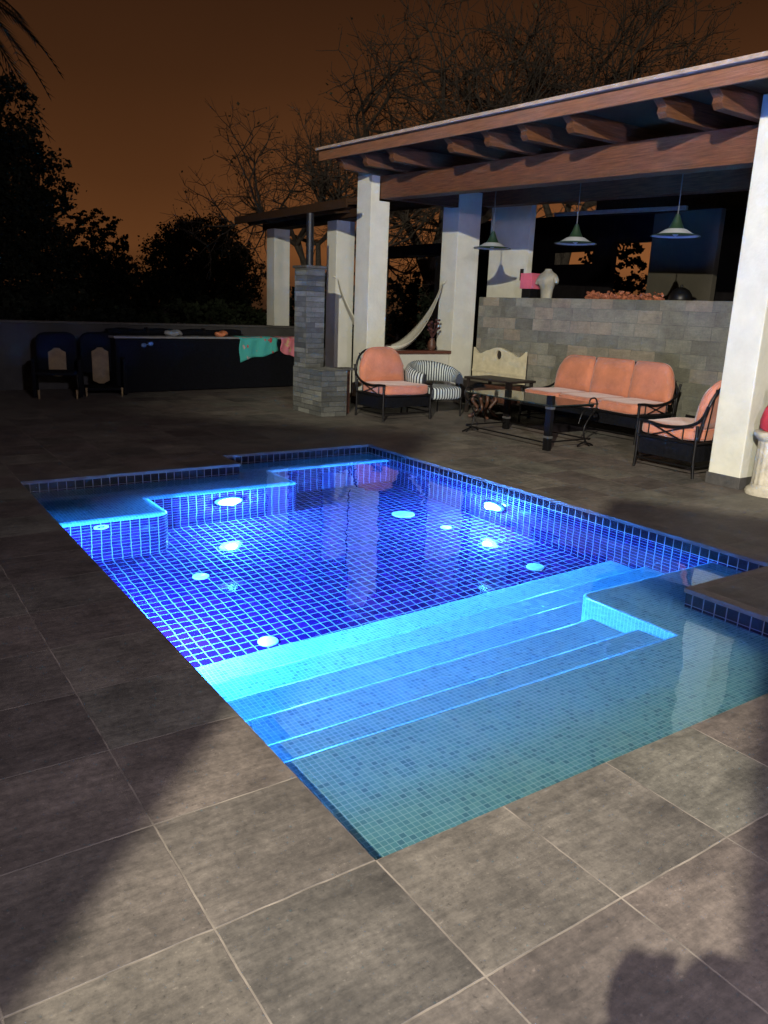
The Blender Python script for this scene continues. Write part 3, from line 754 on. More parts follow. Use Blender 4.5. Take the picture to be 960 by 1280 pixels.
b = MB(); b.box((-.13, -.13, .661), (.13, .13, .69)); b.build('top', M['coping'], t, .006)

# pedestal with the red bundle
t = thing('pedestal', 'short weathered cream stone pedestal beside the near right column', 'pedestal', (6.06, 2.355, 0))
b = MB(); b.lathe([(.19, 0), (.195, .03), (.18, .055), (.155, .075), (.148, .10)], seg=40); b.build('foot', M['stone'], t)
b = MB(); b.lathe([(.145, .101), (.138, .30), (.135, .515)], seg=96, fl=16, fd=.022); b.build('shaft', M['stone'], t)
b = MB(); b.lathe([(.14, .516), (.16, .535), (.185, .56), (.19, .60), (.18, .605)], seg=40); b.build('capital', M['stone'], t)
t = thing('red_pot', 'red glazed pot with grey rim standing on the stone pedestal', 'pot', (6.06, 2.355, .606))
b = MB(); b.lathe([(.10, 0), (.145, .03), (.150, .10), (.135, .17), (.12, .22), (.09, .27), (.085, .30)], seg=32, fl=5, fd=.03); b.build('pot_body', M['redpaint'], t)
b = MB(); b.lathe([(.085, .301), (.095, .32), (.09, .42), (.05, .44), (.001, .445)], seg=24, cap=False); b.build('rim', M['coping'], t)

# on the bar wall: bust, pink box, dried flowers, dark bowl
t = thing('torso_bust', 'headless cream torso sculpture standing on the stone bar wall', 'sculpture', (8.60, 8.02, 1.851), R(-90))
b = MB(); rows = []
prof = [(0, .105, .075), (.06, .108, .08), (.14, .118, .085), (.20, .14, .10), (.26, .165, .115), (.31, .185, .115), (.35, .19, .105), (.385, .165, .085), (.41, .11, .065), (.44, .065, .055), (.465, .055, .05)]
for z, a, d in prof:
    row = []
    for k in range(32):
        th = 2 * math.pi * k / 32; x = a * math.cos(th); y = d * math.sin(th)
        for sx in (-.075, .075):                                     # the chest
            dd = ((x - sx) ** 2 + (z - .275) ** 2) / .0050
            if math.sin(th) < 0: y -= .055 * math.exp(-dd)
        row.append((x, y, z))
    rows.append(row)
b.grid(rows, closed_v=True); b.face(list(reversed(rows[0]))); b.face(rows[-1])
o_ = b.build('torso', M['bust'], t)
b = MB(); b.tube([(-.16, 0, .33), (-.205, -.01, .27), (-.215, -.02, .22)], [.05, .045, .035], 12); b.build('arm_stump', M['bust'], t)
b = MB(); b.tube([(.16, 0, .33), (.205, -.01, .28), (.215, -.02, .235)], [.05, .045, .035], 12); b.build('arm_stump', M['bust'], t)
t = thing('pink_box', 'pink square box on a dark stand beside the torso sculpture', 'box', (8.60, 8.42, 1.851), R(3))
b = MB(); b.box((-.11, -.13, .15), (.11, .13, .37)); b.build('box_body', M['pink'], t, .004)
b = MB(); b.box((-.09, -.10, 0), (.09, .10, .148)); b.build('stand', M['iron'], t, .004)
b = MB(); b.box((-.112, -.132, .372), (.112, .132, .40)); b.build('lid', M['pink'], t, .004)
def flower_row(y0, y1, z, hmax, n, seed):
    rnd = random.Random(seed); b = MB()
    for k in range(n):
        y = rnd.uniform(y0, y1); x = 8.60 + rnd.uniform(-.07, .07); zz = z + rnd.uniform(0, hmax) * rnd.uniform(.3, 1); s = rnd.uniform(.02, .045)
        q = Quaternion(Vector((rnd.uniform(-1, 1), rnd.uniform(-1, 1), rnd.uniform(-1, 1))).normalized(), rnd.uniform(0, 6.28))
        for a in range(3):
            p = [q @ Vector(v) * s + Vector((x, y, max(zz, z + s * .6))) for v in ((-1, -.35, 0), (0, -.5, .12), (1, -.2, 0), (.5, .5, .1), (-.6, .5, -.1))]
            b.face(p); q = q @ Quaternion((1, 0, 0), 2.1)
    return b
fr = flower_row(5.70, 7.15, 1.855, .12, 230, 3); fr.tube([(8.6, 5.7, 1.865), (8.6, 7.15, 1.865)], .014, 6)
o = fr.build('dried_flowers', M['terracotta'], None)
tag(o, 'long ragged row of orange brown dried flowers lying along the bar wall top', 'dried flowers')
t = thing('dark_bowl', 'black domed bowl upturned on the bar wall below the right pendant lamp', 'bowl', (8.95, 5.75, 1.80))
t.location = (8.62, 5.45, 1.851)
b = MB(); b.lathe([(.16, 0), (.165, .02), (.15, .08), (.11, .14), (.05, .175), (.02, .18)], seg=28); b.build('bowl_body', M['iron'], t)
b = MB(); b.lathe([(.018, .181), (.022, .2), (.012, .215)], seg=14); b.build('knob', M['iron'], t)

# pendant lamps
def pendant(label, x, y, zrim):
    t = thing('pendant_lamp', label, 'pendant lamp', (x, y, zrim), 0, 'green pendant lamps under the pavilion roof')
    ztop = rz_(y, 3.69) - zrim
    b = MB(); pr = [(.285, 0), (.280, .010), (.205, .026), (.135, .054), (.088, .098), (.056, .160), (.036, .215), (.022, .25)]
    b.lathe(pr, seg=36, cap=False); b.lathe([(r - .006 if r > .03 else r - .004, z + .002) for r, z in pr], seg=36, cap=False, ); b.build('shade', M['lampgreen'], t)
    b = MB(); b.lathe([(.268, .004), (.19, .036), (.12, .080), (.06, .095), (.001, .10)], seg=36, cap=False); b.build('shade_lining', M['lampwhite'], t)
    b = MB(); b.tube([(0, 0, .245), (0, 0, ztop)], .006, 8); b.build('cord', M['lampcord'], t)
    b = MB(); b.lathe([(.001, .0), (.03, .015), (.04, .045), (.025, .09)], seg=18, cap=False); b.build('bulb', M['lampwhite'], t)
pendant('green pendant lamp at the left, hanging in front of the white wall', 7.2, 7.86, 2.53)
pendant('green pendant lamp in the middle, hanging above the torso sculpture end of the bar', 7.2, 6.18, 2.53)
pendant('green pendant lamp at the right, hanging nearest the near white column', 7.2, 4.60, 2.55)

# hammock
ham = thing('hammock', 'white woven cotton hammock slung behind the tall white column', 'hammock', (6.0, 10.6, 0))
A = Vector((6.02, 10.60, 2.10)); Bp = Vector((7.88, 9.80, 2.10)); rows = []; nn = 36
acr = (Bp - A); acr.z = 0; acr = Vector((-acr.y, acr.x, 0)).normalized()
for i in range(nn + 1):
    s = i / nn; p = A.lerp(Bp, .04 + .92 * s); p.z = 2.03 - 1.22 * (1 - (2 * s - 1) ** 2) ** .85
    w = .035 + .42 * (1 - abs(2 * s - 1) ** 1.9); row = []
    for j in range(13):
        v = -1 + j / 6; row.append(p + acr * (w * v) + Vector((0, 0, .30 * w * v * v + .012 * math.sin(j * 2.3 + i * .4))))
    rows.append(row)
b = MB(); b.grid(rows); hb = b.build('hammock_cloth', M['hammock'], ham, world=True)
sm = hb.modifiers.new('thickness', 'SOLIDIFY'); sm.thickness = .006
for P_, q in ((A, rows[0]), (Bp, rows[-1])):
    b = MB(); b.tube([P_, q[6]], .012); b.build('rope', M['hammock'], ham, world=True)
t = thing('flower_vase', 'brown vase of dry reddish stems on the low sill wall', 'vase', (7.55, 9.70, .896))
b = MB(); b.lathe([(.05, 0), (.075, .06), (.07, .14), (.04, .19), (.045, .21)], seg=20); b.build('vase_body', M['redwood'], t)
b = MB(); rr = random.Random(5)
for k in range(16):
    a = rr.uniform(0, 6.28); l = rr.uniform(.1, .22); tip = (math.cos(a) * l * .6, math.sin(a) * l * .6, .2 + rr.uniform(.12, .34))
    b.tube([(0, 0, .2), tip], .004, 5); b.pillow(tip, (.05, .05, .04), .8, nu=5, nv=7)
b.build('stems', M['redflower'], t)

# ------------------------------------------------------------------ far left: dark bar counter, towels, chairs
ck = R(6)
t = thing('outdoor_counter', 'long dark outdoor bar counter with a pale worktop by the perimeter wall', 'bar counter', (4.45, 12.48, 0), ck)
b = MB(); b.box((-1.85, -.26, .02), (1.95, .30, .93)); b.build('counter_body', M['navy'], t, .01)
b = MB(); b.box((-1.88, -.29, .932), (1.98, .32, .965)); b.build('worktop', M['whitecloth'], t, .006)
def on_counter(x, y, z): return Matrix.Rotation(ck, 4, 'Z') @ Vector((x, y, 0)) + Vector((4.45, 12.48, z))
t = thing('rolled_cover', 'long dark rolled cover lying on the pale bar worktop', 'rolled cover', on_counter(-.35, .12, .966), ck)
b = MB(); b.tube([(x / 10, .012 * math.sin(x * 1.3), .055 + .012 * math.sin(x * .9)) for x in range(-15, 12)], .062, 14); b.build('roll', M['navy'], t)
for x in (-.8, .3):
    b = MB(); b.tube([(x, .0, .062), (x + .05, 0, .064)], .074, 16); b.build('strap', M['iron'], t)
def draped(name, label, cat, mt, x0, x1, drop_l, drop_r, seed):
    """towel hung over the counter's front edge"""
    rnd = random.Random(seed); t_rows = []
    for i in range(17):
        s = i / 16; x = x0 + (x1 - x0) * s; d = drop_l + (drop_r - drop_l) * s + .02 * math.sin(s * 9 + seed); row = []
        for j in range(4): row.append((x, -.02 - .085 * j, .972 + .006 * math.sin(s * 8 + j)))
        for j in range(1, 11):
            row.append((x + .015 * math.sin(j * .6 + seed), -.302 - .012 * (1 + math.sin(s * 17 + seed + j * .25)), .968 - d * j / 10))
        t_rows.append([on_counter(*p) for p in row])
    b = MB(); b.grid(t_rows); o = b.build(name, mt); tag(o, label, cat); so = o.modifiers.new('thickness', 'SOLIDIFY'); so.thickness = .007; so.offset = 1
    return o
draped('towel', 'turquoise patterned towel with a red print hanging over the dark counter', 'towel', M['towel1'], .50, 1.32, .45, .28, 2)
draped('towel', 'pink towel hanging over the counter beside the stone fireplace', 'towel', M['towel2'], 1.40, 1.88, .26, .46, 6)
t = thing('swim_goggles', 'small pale blue swim goggles hooked on the front of the dark counter', 'goggles', on_counter(-1.30, -.272, .83), ck)
for x in (-.06, .06):
    b = MB(); b.pillow((x, -.02, .012 * (x / .06)), (.10, .05, .07), .8, nu=10, nv=16); b.build('lens', M['blue'], t)
b = MB(); b.tube([(-.02, -.02, 0), (.02, -.02, 0)], .008); b.build('bridge', M['blue'], t)
for k, (x, mt, lab, s) in enumerate(((-.75, 'whitecloth', 'crumpled white cloth lying on the bar worktop', (.34, .16, .10)), (.20, 'orange', 'small orange bag lying on the bar worktop left of the towels', (.26, .14, .09)))):
    b = MB(); b.pillow((0, 0, s[2] / 2), s, .75, nu=12, nv=18)
    b.v = [(x_, y_, z_ + .016 * math.sin(x_ * 31 + y_ * 23)) for x_, y_, z_ in b.v]
    o = b.build(('cloth', 'bag')[k], M[mt], loc=on_counter(x, -.16, .968)); tag(o, lab, ('cloth', 'bag')[k])
def panel_chair(label, loc, rz, zlo, seat_z):
    t = thing('garden_chair', label, 'chair', loc, rz, 'dark chairs at the far left')
    b = MB(); b.pillow((0, .26, .68), (.62, .07, .68), .25, arch=.06); b.build('backrest', M['navy'], t)
    w = .135; pz = [(-w, zlo + .05), (-w, .70), (-w * .55, .73), (-w * .3, .765), (w * .3, .765), (w * .55, .73), (w, .70), (w, zlo + .05), (w * .55, zlo + .02), (w * .3, zlo), (-w * .3, zlo), (-w * .55, zlo + .02)]
    b = MB(); b.prism(pz, .19, .222, 'y'); b.build('pad', M['beige'], t, .006)
    b = MB(); b.box((-.31, -.30, seat_z - .05), (.31, .25, seat_z)); b.build('seat', M['navy'], t, .015)
    for x in (-.34, .34):
        b = MB(); b.box((x - .03, -.30, .02), (x + .03, .29, .62)); b.build('armrest', M['navy'], t, .02)
    for x in (-.28, .28):
        b = MB(); b.tube([(x, -.33, 0), (x, -.31, .14)], [.013, .02]); b.build('leg', M['beige'], t)
panel_chair('dark chair with a beige back pad and pale feet, farthest left on the deck', (1.66, 11.88, 0), R(-14), .30, .42)
panel_chair('dark chair with a long beige pad, between counter and the farthest left chair', (2.40, 12.05, 0), R(-10), .16, .14)

# ------------------------------------------------------------------ trees
def leaf_cloud(name, mt, parent, blobs, n, size, seed, aspect=1.5):
    rnd = random.Random(seed); me = bpy.data.meshes.new(name); V = []; F = []
    tot = sum(b[3] * b[4] * b[5] for b in blobs)
    for (cx, cy, cz, rx, ry, rz) in blobs:
        k = int(n * rx * ry * rz / tot)
        # sub-clumps give the crown its light and dark masses and its ragged edge
        cl = []
        k = max(k, 420)
        for _ in range(max(10, int(k / 32))):
            a = Vector((rnd.gauss(0, 1), rnd.gauss(0, 1), rnd.gauss(0, 1))).normalized() * (rnd.random() ** .33) * rnd.uniform(.86, 1.0)
            cl.append((a, rnd.uniform(.06, .17)))
        for _ in range(k):
            a, r = cl[rnd.randrange(len(cl))]
            d = a + Vector((rnd.gauss(0, 1), rnd.gauss(0, 1), rnd.gauss(0, 1))) * r * .45
            p = Vector((cx + d.x * rx, cy + d.y * ry, cz + d.z * rz))
            s = size * rnd.uniform(.6, 1.3)
            q = Quaternion(Vector((rnd.uniform(-1, 1), rnd.uniform(-1, 1), rnd.uniform(-1, 1))).normalized(), rnd.uniform(0, 6.28))
            i = len(V)
            for v in ((-.5 * aspect, 0, 0), (0, -.5, .08), (.5 * aspect, 0, 0), (0, .5, .08)): V.append(tuple(p + (q @ Vector(v)) * s))
            F.append((i, i + 1, i + 2, i + 3))
    me.from_pydata(V, [], F); me.materials.append(mt); o = bpy.data.objects.new(name, me); COL.objects.link(o); o.parent = parent
    return o
def trunk(parent, h, r, seed, limbs=5, spread=1.5):
    rnd = random.Random(seed); b = MB()
    b.tube(smooth_path([(0, 0, -.05), (rnd.uniform(-.1, .1), rnd.uniform(-.1, .1), h * .4), (rnd.uniform(-.2, .2), rnd.uniform(-.2, .2), h)], 5), [r * (1 - .06 * i) for i in range(11)], 10)
    for k in range(limbs):
        a = rnd.uniform(0, 6.28); z = h * rnd.uniform(.45, .8)
        b.tube(smooth_path([(0, 0, z), (math.cos(a) * spread * .4, math.sin(a) * spread * .4, z + spread * .5), (math.cos(a) * spread, math.sin(a) * spread, z + spread * 1.0)], 4), [r * .5 * (1 - .09 * i) for i in range(9)], 7)
    return b.build('trunk', M['bark'], parent)
def tree(name, label, loc, blobs, n, size, seed, mt='leafdark', h=3, r=.16, cat='tree', group=None, asp=1.5, spread=1.5):
    t = thing(name, label, cat, loc, 0, group); trunk(t, h, r, seed, spread=spread); leaf_cloud('crown', M[mt], t, blobs, n, size, seed, asp); return t
tree('broadleaf_tree', 'tall dark leafy tree filling the left edge of the picture', (1.6, 22, 0),
     [(0, 0, 3.6, 2.9, 2.2, 2.6), (.2, 0, 5.6, 2.1, 1.8, 1.7), (.9, 0, 2.2, 2.3, 2, 2.1), (1.5, 0, 4.4, 1.6, 1.4, 1.3), (-.5, 0, 7.3, 1.6, 1.3, 1.1)], 60000, .085, 1, h=4, r=.25)
tree('broadleaf_tree', 'dark tree with a flat layered crown right of the tall left-hand tree', (8.3, 35, 0),
     [(0, 0, 4.75, 1.15, 1.0, .55), (.5, 0, 4.1, 1.0, .9, .6), (-.6, 0, 3.3, 1.5, 1.2, 1.3), (.2, 0, 2.2, 2.0, 1.6, 1.6)], 20000, .085, 2, h=3.6, r=.18, spread=1.0)
tree('conifer', 'small pointed conifer top between the layered tree and the rounded tree', (11.1, 40, 0),
     [(0, 0, 1.6, 1.7, 1.4, 1.6), (-.3, 0, 3.1, 1.0, .9, .9), (0, 0, 4.3, .20, .20, .80)], 6000, .11, 3, h=3.6, r=.12, spread=.4)
tree('round_tree', 'broad tree with a rounded crown left of the far pavilion wing', (17.1, 45, 0),
     [(0, 0, 3.5, 3.5, 3.0, 3.1), (-1.6, 0, 3.2, 2.3, 2.0, 2.5), (1.8, 0, 2.9, 2.4, 2.0, 2.4), (.2, 0, 5.2, 2.2, 2.0, 1.3)], 38000, .115, 4, mt='leafmid', h=3.5, r=.3)
tree('low_tree', 'low dark tree beneath the conifer, behind the perimeter wall', (9.2, 30, 0),
     [(0, 0, 1.4, 2.6, 2, 1.5), (2.2, 0, 1.2, 2.4, 2, 1.3)], 7000, .14, 5, h=1.2, r=.2, spread=.8)
for k, (x, y, w, hh, lab) in enumerate(((-2.6, 18.5, 2.6, 1.55, 'dense dark hedge behind the wall at the far left edge'), (2.6, 17.5, 2.7, 1.5, 'dense dark hedge behind the wall above the two dark chairs'),
                              (7.2, 19, 2.6, 1.45, 'dense hedge behind the wall above the dark counter'))):
    t = thing('hedge', lab, 'hedge', (x, y, 0), 0)
    leaf_cloud('foliage', M['leafmid' if k == 2 else 'leafdark'], t, [(0, 0, hh / 2, w, .9, hh / 2 + .25)], 6500, .12, 20 + k)
    b = MB()
    for q in range(5): b.tube([(-w * .8 + q * w * .4, 0, 0), (-w * .8 + q * w * .4 + .1, .05, hh * .7)], .04, 6)
    b.build('stem', M['bark'], t)
for k, (x, y, lab) in enumerate(((12.4, 17.6, 'dark shrub seen between the tall column and the middle column'), (15.4, 12.5, 'dark shrub behind the kitchen openings'), (10.9, 19.5, 'dark shrub behind the far wing of the pavilion'))):
    tree('shrub', lab, (x, y, 0), [(0, 0, 1.3, 1.5, 1.3, 1.3), (.5, 0, 2.0, .9, .9, .7)] + ([(-.3, -.6, 2.75, 1.2, .9, .75)] if k == 1 else []), 5200, .09, 40 + k, h=1.2, r=.08, cat='shrub', spread=.7)

# palm at the top left: only its fronds reach into the picture
pt = thing('palm_tree', 'palm tree whose drooping fronds hang in at the top left corner', 'palm tree', (.95, 14.2, 0))
b = MB(); b.tube([(0, 0, -.05), (.05, 0, 2.5), (-.02, 0, 5.6), (0, 0, 6.2)], [.22, .17, .16, .2], 12); b.build('trunk', M['bark'], pt)
rnd = random.Random(9)
for k in range(22):
    a = k * 2.39996; el = rnd.uniform(-.5, .9); L_ = rnd.uniform(1.2, 1.7); b = MB(); d = Vector((math.cos(a), math.sin(a), 0)); side = Vector((-math.sin(a), math.cos(a), 0))
    sp = [Vector((0, 0, 6.15)) + d * (L_ * s) + Vector((0, 0, el * L_ * s - 1.05 * L_ * s * s)) for s in [i / 12 for i in range(13)]]
    b.tube(sp, [.022 * (1 - i / 14) for i in range(13)], 5)
    for i in range(2, 12):
        for u in (0, .5):
            p = sp[i].lerp(sp[i + 1], u)
            for sg in (-1, 1):
                ln = .42 * (1 - .55 * i / 12); tip = p + side * sg * ln * .75 + d * ln * .5 + Vector((0, 0, -ln * .55))
                w = d * .016; b.face([p - w, p + w, tip + Vector((0, 0, .004))])
    b.build('frond', M['leafdark'], pt)

# bare trees behind the roof
def bare_tree(label, loc, h, seed, r0, leaves=0, mt='twig', spread=.62, name='bare_tree', depth=6, stems=3):
    t = thing(name, label, 'tree', loc, 0); rnd = random.Random(seed); tb = MB(); bb = MB(); tips = []
    def grow(p, d, l, r, lev):
        n = 4; pts = [p]; q = p.copy(); dd = d.copy()
        for i in range(n):
            dd = (dd + Vector((rnd.gauss(0, 1), rnd.gauss(0, 1), rnd.gauss(0, .7))) * .13 + Vector((0, 0, .03))).normalized(); q = q + dd * l / n; pts.append(q.copy())
        (tb if lev == 0 else bb).tube(pts, [r * (1 - .09 * i) for i in range(n + 1)], 8 if lev < 2 else 5 if lev < 4 else 4, cap=False)
        if lev >= depth: tips.append(q); return
        k = rnd.choice((2, 3, 3)) if lev < depth - 1 else 3
        for i in range(k):
            ax = Vector((rnd.gauss(0, 1), rnd.gauss(0, 1), rnd.gauss(0, 1))).cross(dd).normalized()
            nd = (Quaternion(ax, rnd.uniform(.3, spread + .35)) @ dd)
            grow(q, nd, l * rnd.uniform(.66, .84), r * .61, lev + 1)
        if lev >= 2:                                                # side twigs along the limb
            for i in range(1 if lev > 3 else 2):
                s = pts[rnd.randrange(1, n)]; ax = Vector((rnd.gauss(0, 1), rnd.gauss(0, 1), rnd.gauss(0, 1))).cross(dd).normalized()
                grow(s, Quaternion(ax, rnd.uniform(.6, 1.2)) @ dd, l * .5, r * .30, max(lev + 2, depth - 1))
    base = Vector((0, 0, -.05))
    tb.tube([base, Vector((.05, 0, h * .12)), Vector((0, .03, h * .24))], [r0 * 1.25, r0, r0 * .95], 10)
    for s in range(stems):
        a = s * 6.28 / stems + rnd.uniform(-.3, .3); tl = rnd.uniform(.25, .65)
        grow(Vector((0, .03, h * .24)), Vector((math.cos(a) * tl, math.sin(a) * tl, 1)).normalized(), h * .25, r0 * .72, 0)
    tb.build('trunk', M['bark'], t); bb.build('branches', M[mt], t)
    if leaves:
        V = []; F = []
        for k in range(leaves):
            p = tips[rnd.randrange(len(tips))] + Vector((rnd.gauss(0, .1), rnd.gauss(0, .1), rnd.gauss(0, .1))); s = rnd.uniform(.04, .09)
            q = Quaternion(Vector((rnd.uniform(-1, 1), rnd.uniform(-1, 1), rnd.uniform(-1, 1))).normalized(), rnd.uniform(0, 6.28)); i = len(V)
            for v in ((-.6, 0, 0), (0, -.5, 0), (.6, 0, 0), (0, .5, 0)): V.append(tuple(p + (q @ Vector(v)) * s))
            F.append((i, i + 1, i + 2, i + 3))
        me = bpy.data.meshes.new('leaves'); me.from_pydata(V, [], F); me.materials.append(M['leafdry']); o = bpy.data.objects.new('leaves', me); COL.objects.link(o); o.parent = t
    return t
bare_tree('large bare tree with a few dry leaves rising behind the left end of the roof', (15.6, 20.5, 0), 10.6, 11, .26, leaves=1200, stems=4, spread=.8)
bare_tree('low spreading bare tree left of the roof end, its twigs against the sky', (10.9, 20.0, 0), 7.2, 23, .16, leaves=500, stems=5, spread=1.0)
bare_tree('sparse leafy tree rising behind the right part of the roof', (19.8, 18.6, 0), 11.0, 31, .22, leaves=2600, stems=4, name='sparse_tree')

# ------------------------------------------------------------------ what lights the deck from behind the camera
LP = Vector((-4.5, -3.7, 5.0))
t = thing('floodlight_mast', 'tall grey mast carrying a lit floodlight at the house end of the deck', 'floodlight', (LP.x - .25, LP.y - .25, 0))
b = MB(); b.tube([(0, 0, 0), (0, 0, 5.1)], [.07, .045], 14); b.build('mast', M['steel'], t)
b = MB(); b.box((-.16, -.09, 4.87), (.16, .06, 5.13)); o = b.build('lamp_head', M['steel'], t, .01)
a0, a1 = R(30), R(-40)
e0 = Vector((math.sin(a0), math.cos(a0), 0)) * .28 + Vector((.25, .25, 0)); e1 = Vector((math.sin(a1), math.cos(a1), 0)) * .38 + Vector((.25, .25, 0))
nrm = (e1 - e0).normalized(); nrm = Vector((nrm.y, -nrm.x, 0)) * .01
b = MB(); pz = [e0, e1, e1 + nrm, e0 + nrm]
lo, hi = Vector((0, 0, 4.6)), Vector((0, 0, 5.3))
b.face([p + lo for p in reversed(pz)]); b.face([p + hi for p in pz])
for i in range(4): b.face([pz[i] + lo, pz[(i + 1) % 4] + lo, pz[(i + 1) % 4] + hi, pz[i] + hi])
b.build('added_shade_flap', M['iron'], t)  # unseen flap added to dim the floodlight towards the far left
def lamp(name, loc, tgt, energy, col, size, blend, rad):
    o = spot(name, loc, Vector(tgt) - Vector(loc), energy, col, size, blend, rad); return o
FL = lamp('floodlight_lamp', LP, (4.5, 5, .6), 10600, (1.0, .95, .80), R(150), .5, .03)
FL.data.cycles.is_caustics_light = True
PL = Vector((.2, -3.0, 3.0))
t = thing('lantern_post', 'slim black lantern post with a lit globe behind the photographer', 'lantern', (PL.x, PL.y - .32, 0))
b = MB(); b.tube(smooth_path([(0, 0, 0), (0, 0, 2.6), (0, 0, 3.1), (0, .10, 3.36), (0, .26, 3.40), (0, .32, 3.34)], 5), .03, 12); b.build('post', M['iron'], t)
b = MB(); b.lathe([(.10, 0), (.10, .05), (.05, .12), (.035, .16)], seg=24); b.build('base', M['iron'], t)
b = MB(); b.lathe([(.02, .10), (.10, .05), (.20, -.02), (.21, -.03)], c=(0, .32, 3.26), seg=28, cap=False); b.build('shade', M['iron'], t)
lamp('lantern_lamp', PL, (1.6, 2.6, .4), 1350, (.86, .80, 1.0), R(160), .5, .12)
hw = thing('house_wall', 'white rendered house wall with a projecting fin behind the deck', 'house', (-1.5, -5.6, 0))
m = MB(); m.box((-9, -5.85, -.02), (6, -5.56, 3.6)); m.build('wall', M['plaster'], hw, .01, world=True)
m = MB(); m.box((-9.1, -5.95, 3.603), (6.1, -5.45, 3.70)); m.build('coping', M['coping'], hw, .01, world=True)
# free-standing garden screen wall whose shadow falls over the left of the deck
W0 = Vector((-3.33, -2.47, 0)); dd = Vector((-.70, .714, 0)).normalized(); nn_ = Vector((dd.y, -dd.x, 0))
m = MB(); c = [W0, W0 + dd * 2.6, W0 + dd * 2.6 - nn_ * .12, W0 - nn_ * .12]
HS = 4.40
m.face([p for p in c]); m.face([p + Vector((0, 0, HS)) for p in reversed(c)])
for i in range(4): m.face([c[i], c[(i + 1) % 4], c[(i + 1) % 4] + Vector((0, 0, HS)), c[i] + Vector((0, 0, HS))])
sw = m.build('screen_wall', M['plaster'], None, .01); tag(sw, 'tall narrow white screen wall standing left of the photographer', 'wall')
# terrace post with bracket, right of the photographer
dv = Vector((.869, .494, 0)).normalized(); pv = Vector((dv.y, -dv.x, 0)); P0 = Vector((LP.x, LP.y, 0)) + dv * 2.5
tp = thing('terrace_post', 'square timber post with a broad bracket at its top beside the photographer', 'post', P0, math.atan2(dv.y, dv.x))
m = MB(); m.box((-.08, -.34, 0), (.08, 0, 3.499)); m.build('post', M['wood'], tp, .008)
m = MB(); m.prism([(-.34, 3.50), (0.0, 3.50), (.20, 3.64), (.28, 3.74), (.30, 3.84), (-.40, 3.84)], -.085, .085, 'x'); m.build('bracket', M['wood'], tp, .008)

# photographer
per = thing('person', 'person in a grey shirt standing on the deck and holding up a phone', 'person', (0, 0, 0))
fw = Vector((.567, .824, 0)).normalized(); rt = Vector((fw.y, -fw.x, 0))
CAM = Vector((-1.14695263, -1.63797491, 1.6))
B0 = Vector((CAM.x, CAM.y, 0)) - fw * .31 + rt * .06
def bp(f, r_, z): return B0 + fw * f + rt * r_ + Vector((0, 0, z * 1.06))
def skin_body(name, joints, edges, mt, parent):
    me = bpy.data.meshes.new(name); me.from_pydata([j[0] for j in joints], edges, []); o = bpy.data.objects.new(name, me); COL.objects.link(o)
    o.parent = parent; me.materials.append(mt)
    md = o.modifiers.new('skin', 'SKIN'); lay = me.skin_vertices[0].data
    for i, j in enumerate(joints): lay[i].radius = j[1] if isinstance(j[1], tuple) else (j[1], j[1])
    lay[0].use_root = True
    ss = o.modifiers.new('sub', 'SUBSURF'); ss.levels = 1; ss.render_levels = 2
    return o
J = [(bp(0, 0, .95), (.15, .12)), (bp(0, 0, 1.15), (.14, .11)), (bp(.01, 0, 1.34), (.16, .11)), (bp(.01, 0, 1.45), (.07, .06)), (bp(.03, 0, 1.54), .052),
     (bp(.0, -.10, .86), .09), (bp(.02, -.11, .48), .062), (bp(0, -.12, .09), .042), (bp(.15, -.13, .035), .035),
     (bp(.0, .10, .86), .09), (bp(.02, .11, .48), .062), (bp(0, .12, .09), .042), (bp(.15, .14, .035), .035),
     (bp(.01, -.20, 1.44), .065), (bp(.10, -.29, 1.40), .055), (bp(.22, -.13, 1.44), .028),
     (bp(.01, .20, 1.44), .065), (bp(.10, .29, 1.40), .055), (bp(.22, .06, 1.44), .028)]
Ed = [(0, 1), (1, 2), (2, 3), (3, 4), (0, 5), (5, 6), (6, 7), (7, 8), (0, 9), (9, 10), (10, 11), (11, 12), (2, 13), (13, 14), (14, 15), (2, 16), (16, 17), (17, 18)]
skin_body('body', J, Ed, M['shirt'], per)
hc = bp(.05, -.05, 1.605); b = MB(); rows = []
for i in range(19):
    ph = -math.pi / 2 + math.pi * i / 18; row = []
    for j in range(28):
        th = 2 * math.pi * j / 28; f = math.cos(ph) * math.cos(th); r_ = math.cos(ph) * math.sin(th); z = math.sin(ph)
        F = .095 * f; S = .075 * r_ * (1 - .15 * max(0, -z)); Z = .115 * z
        F += .026 * math.exp(-((r_ / .14) ** 2 + ((z + .12) / .22) ** 2)) * (f > 0) - .010 * math.exp(-(((abs(r_) - .38) / .14) ** 2 + ((z - .12) / .12) ** 2)) * (f > 0)
        S += .016 * math.exp(-(((abs(r_) - 1) / .12) ** 2 + ((z) / .25) ** 2)) * (1 if r_ > 0 else -1) * (abs(f) < .25)
        row.append(hc + fw * F + rt * S + Vector((0, 0, Z)))
    rows.append(row)
b.grid(rows, closed_v=True); b.build('head', M['skin'], per)
b = MB(); b.grid([[hc + fw * (-.012 + .1 * math.cos(ph) * math.cos(th) * (.82 if math.cos(th) > 0 else 1.06)) + rt * (.083 * math.cos(ph) * math.sin(th)) + Vector((0, 0, .02 + .112 * math.sin(ph))) for th in [2 * math.pi * j / 24 for j in range(24)]] for ph in [-.15 + (math.pi / 2 + .15) * i / 9 for i in range(10)]], closed_v=True); b.build('hair', M['hair'], per)
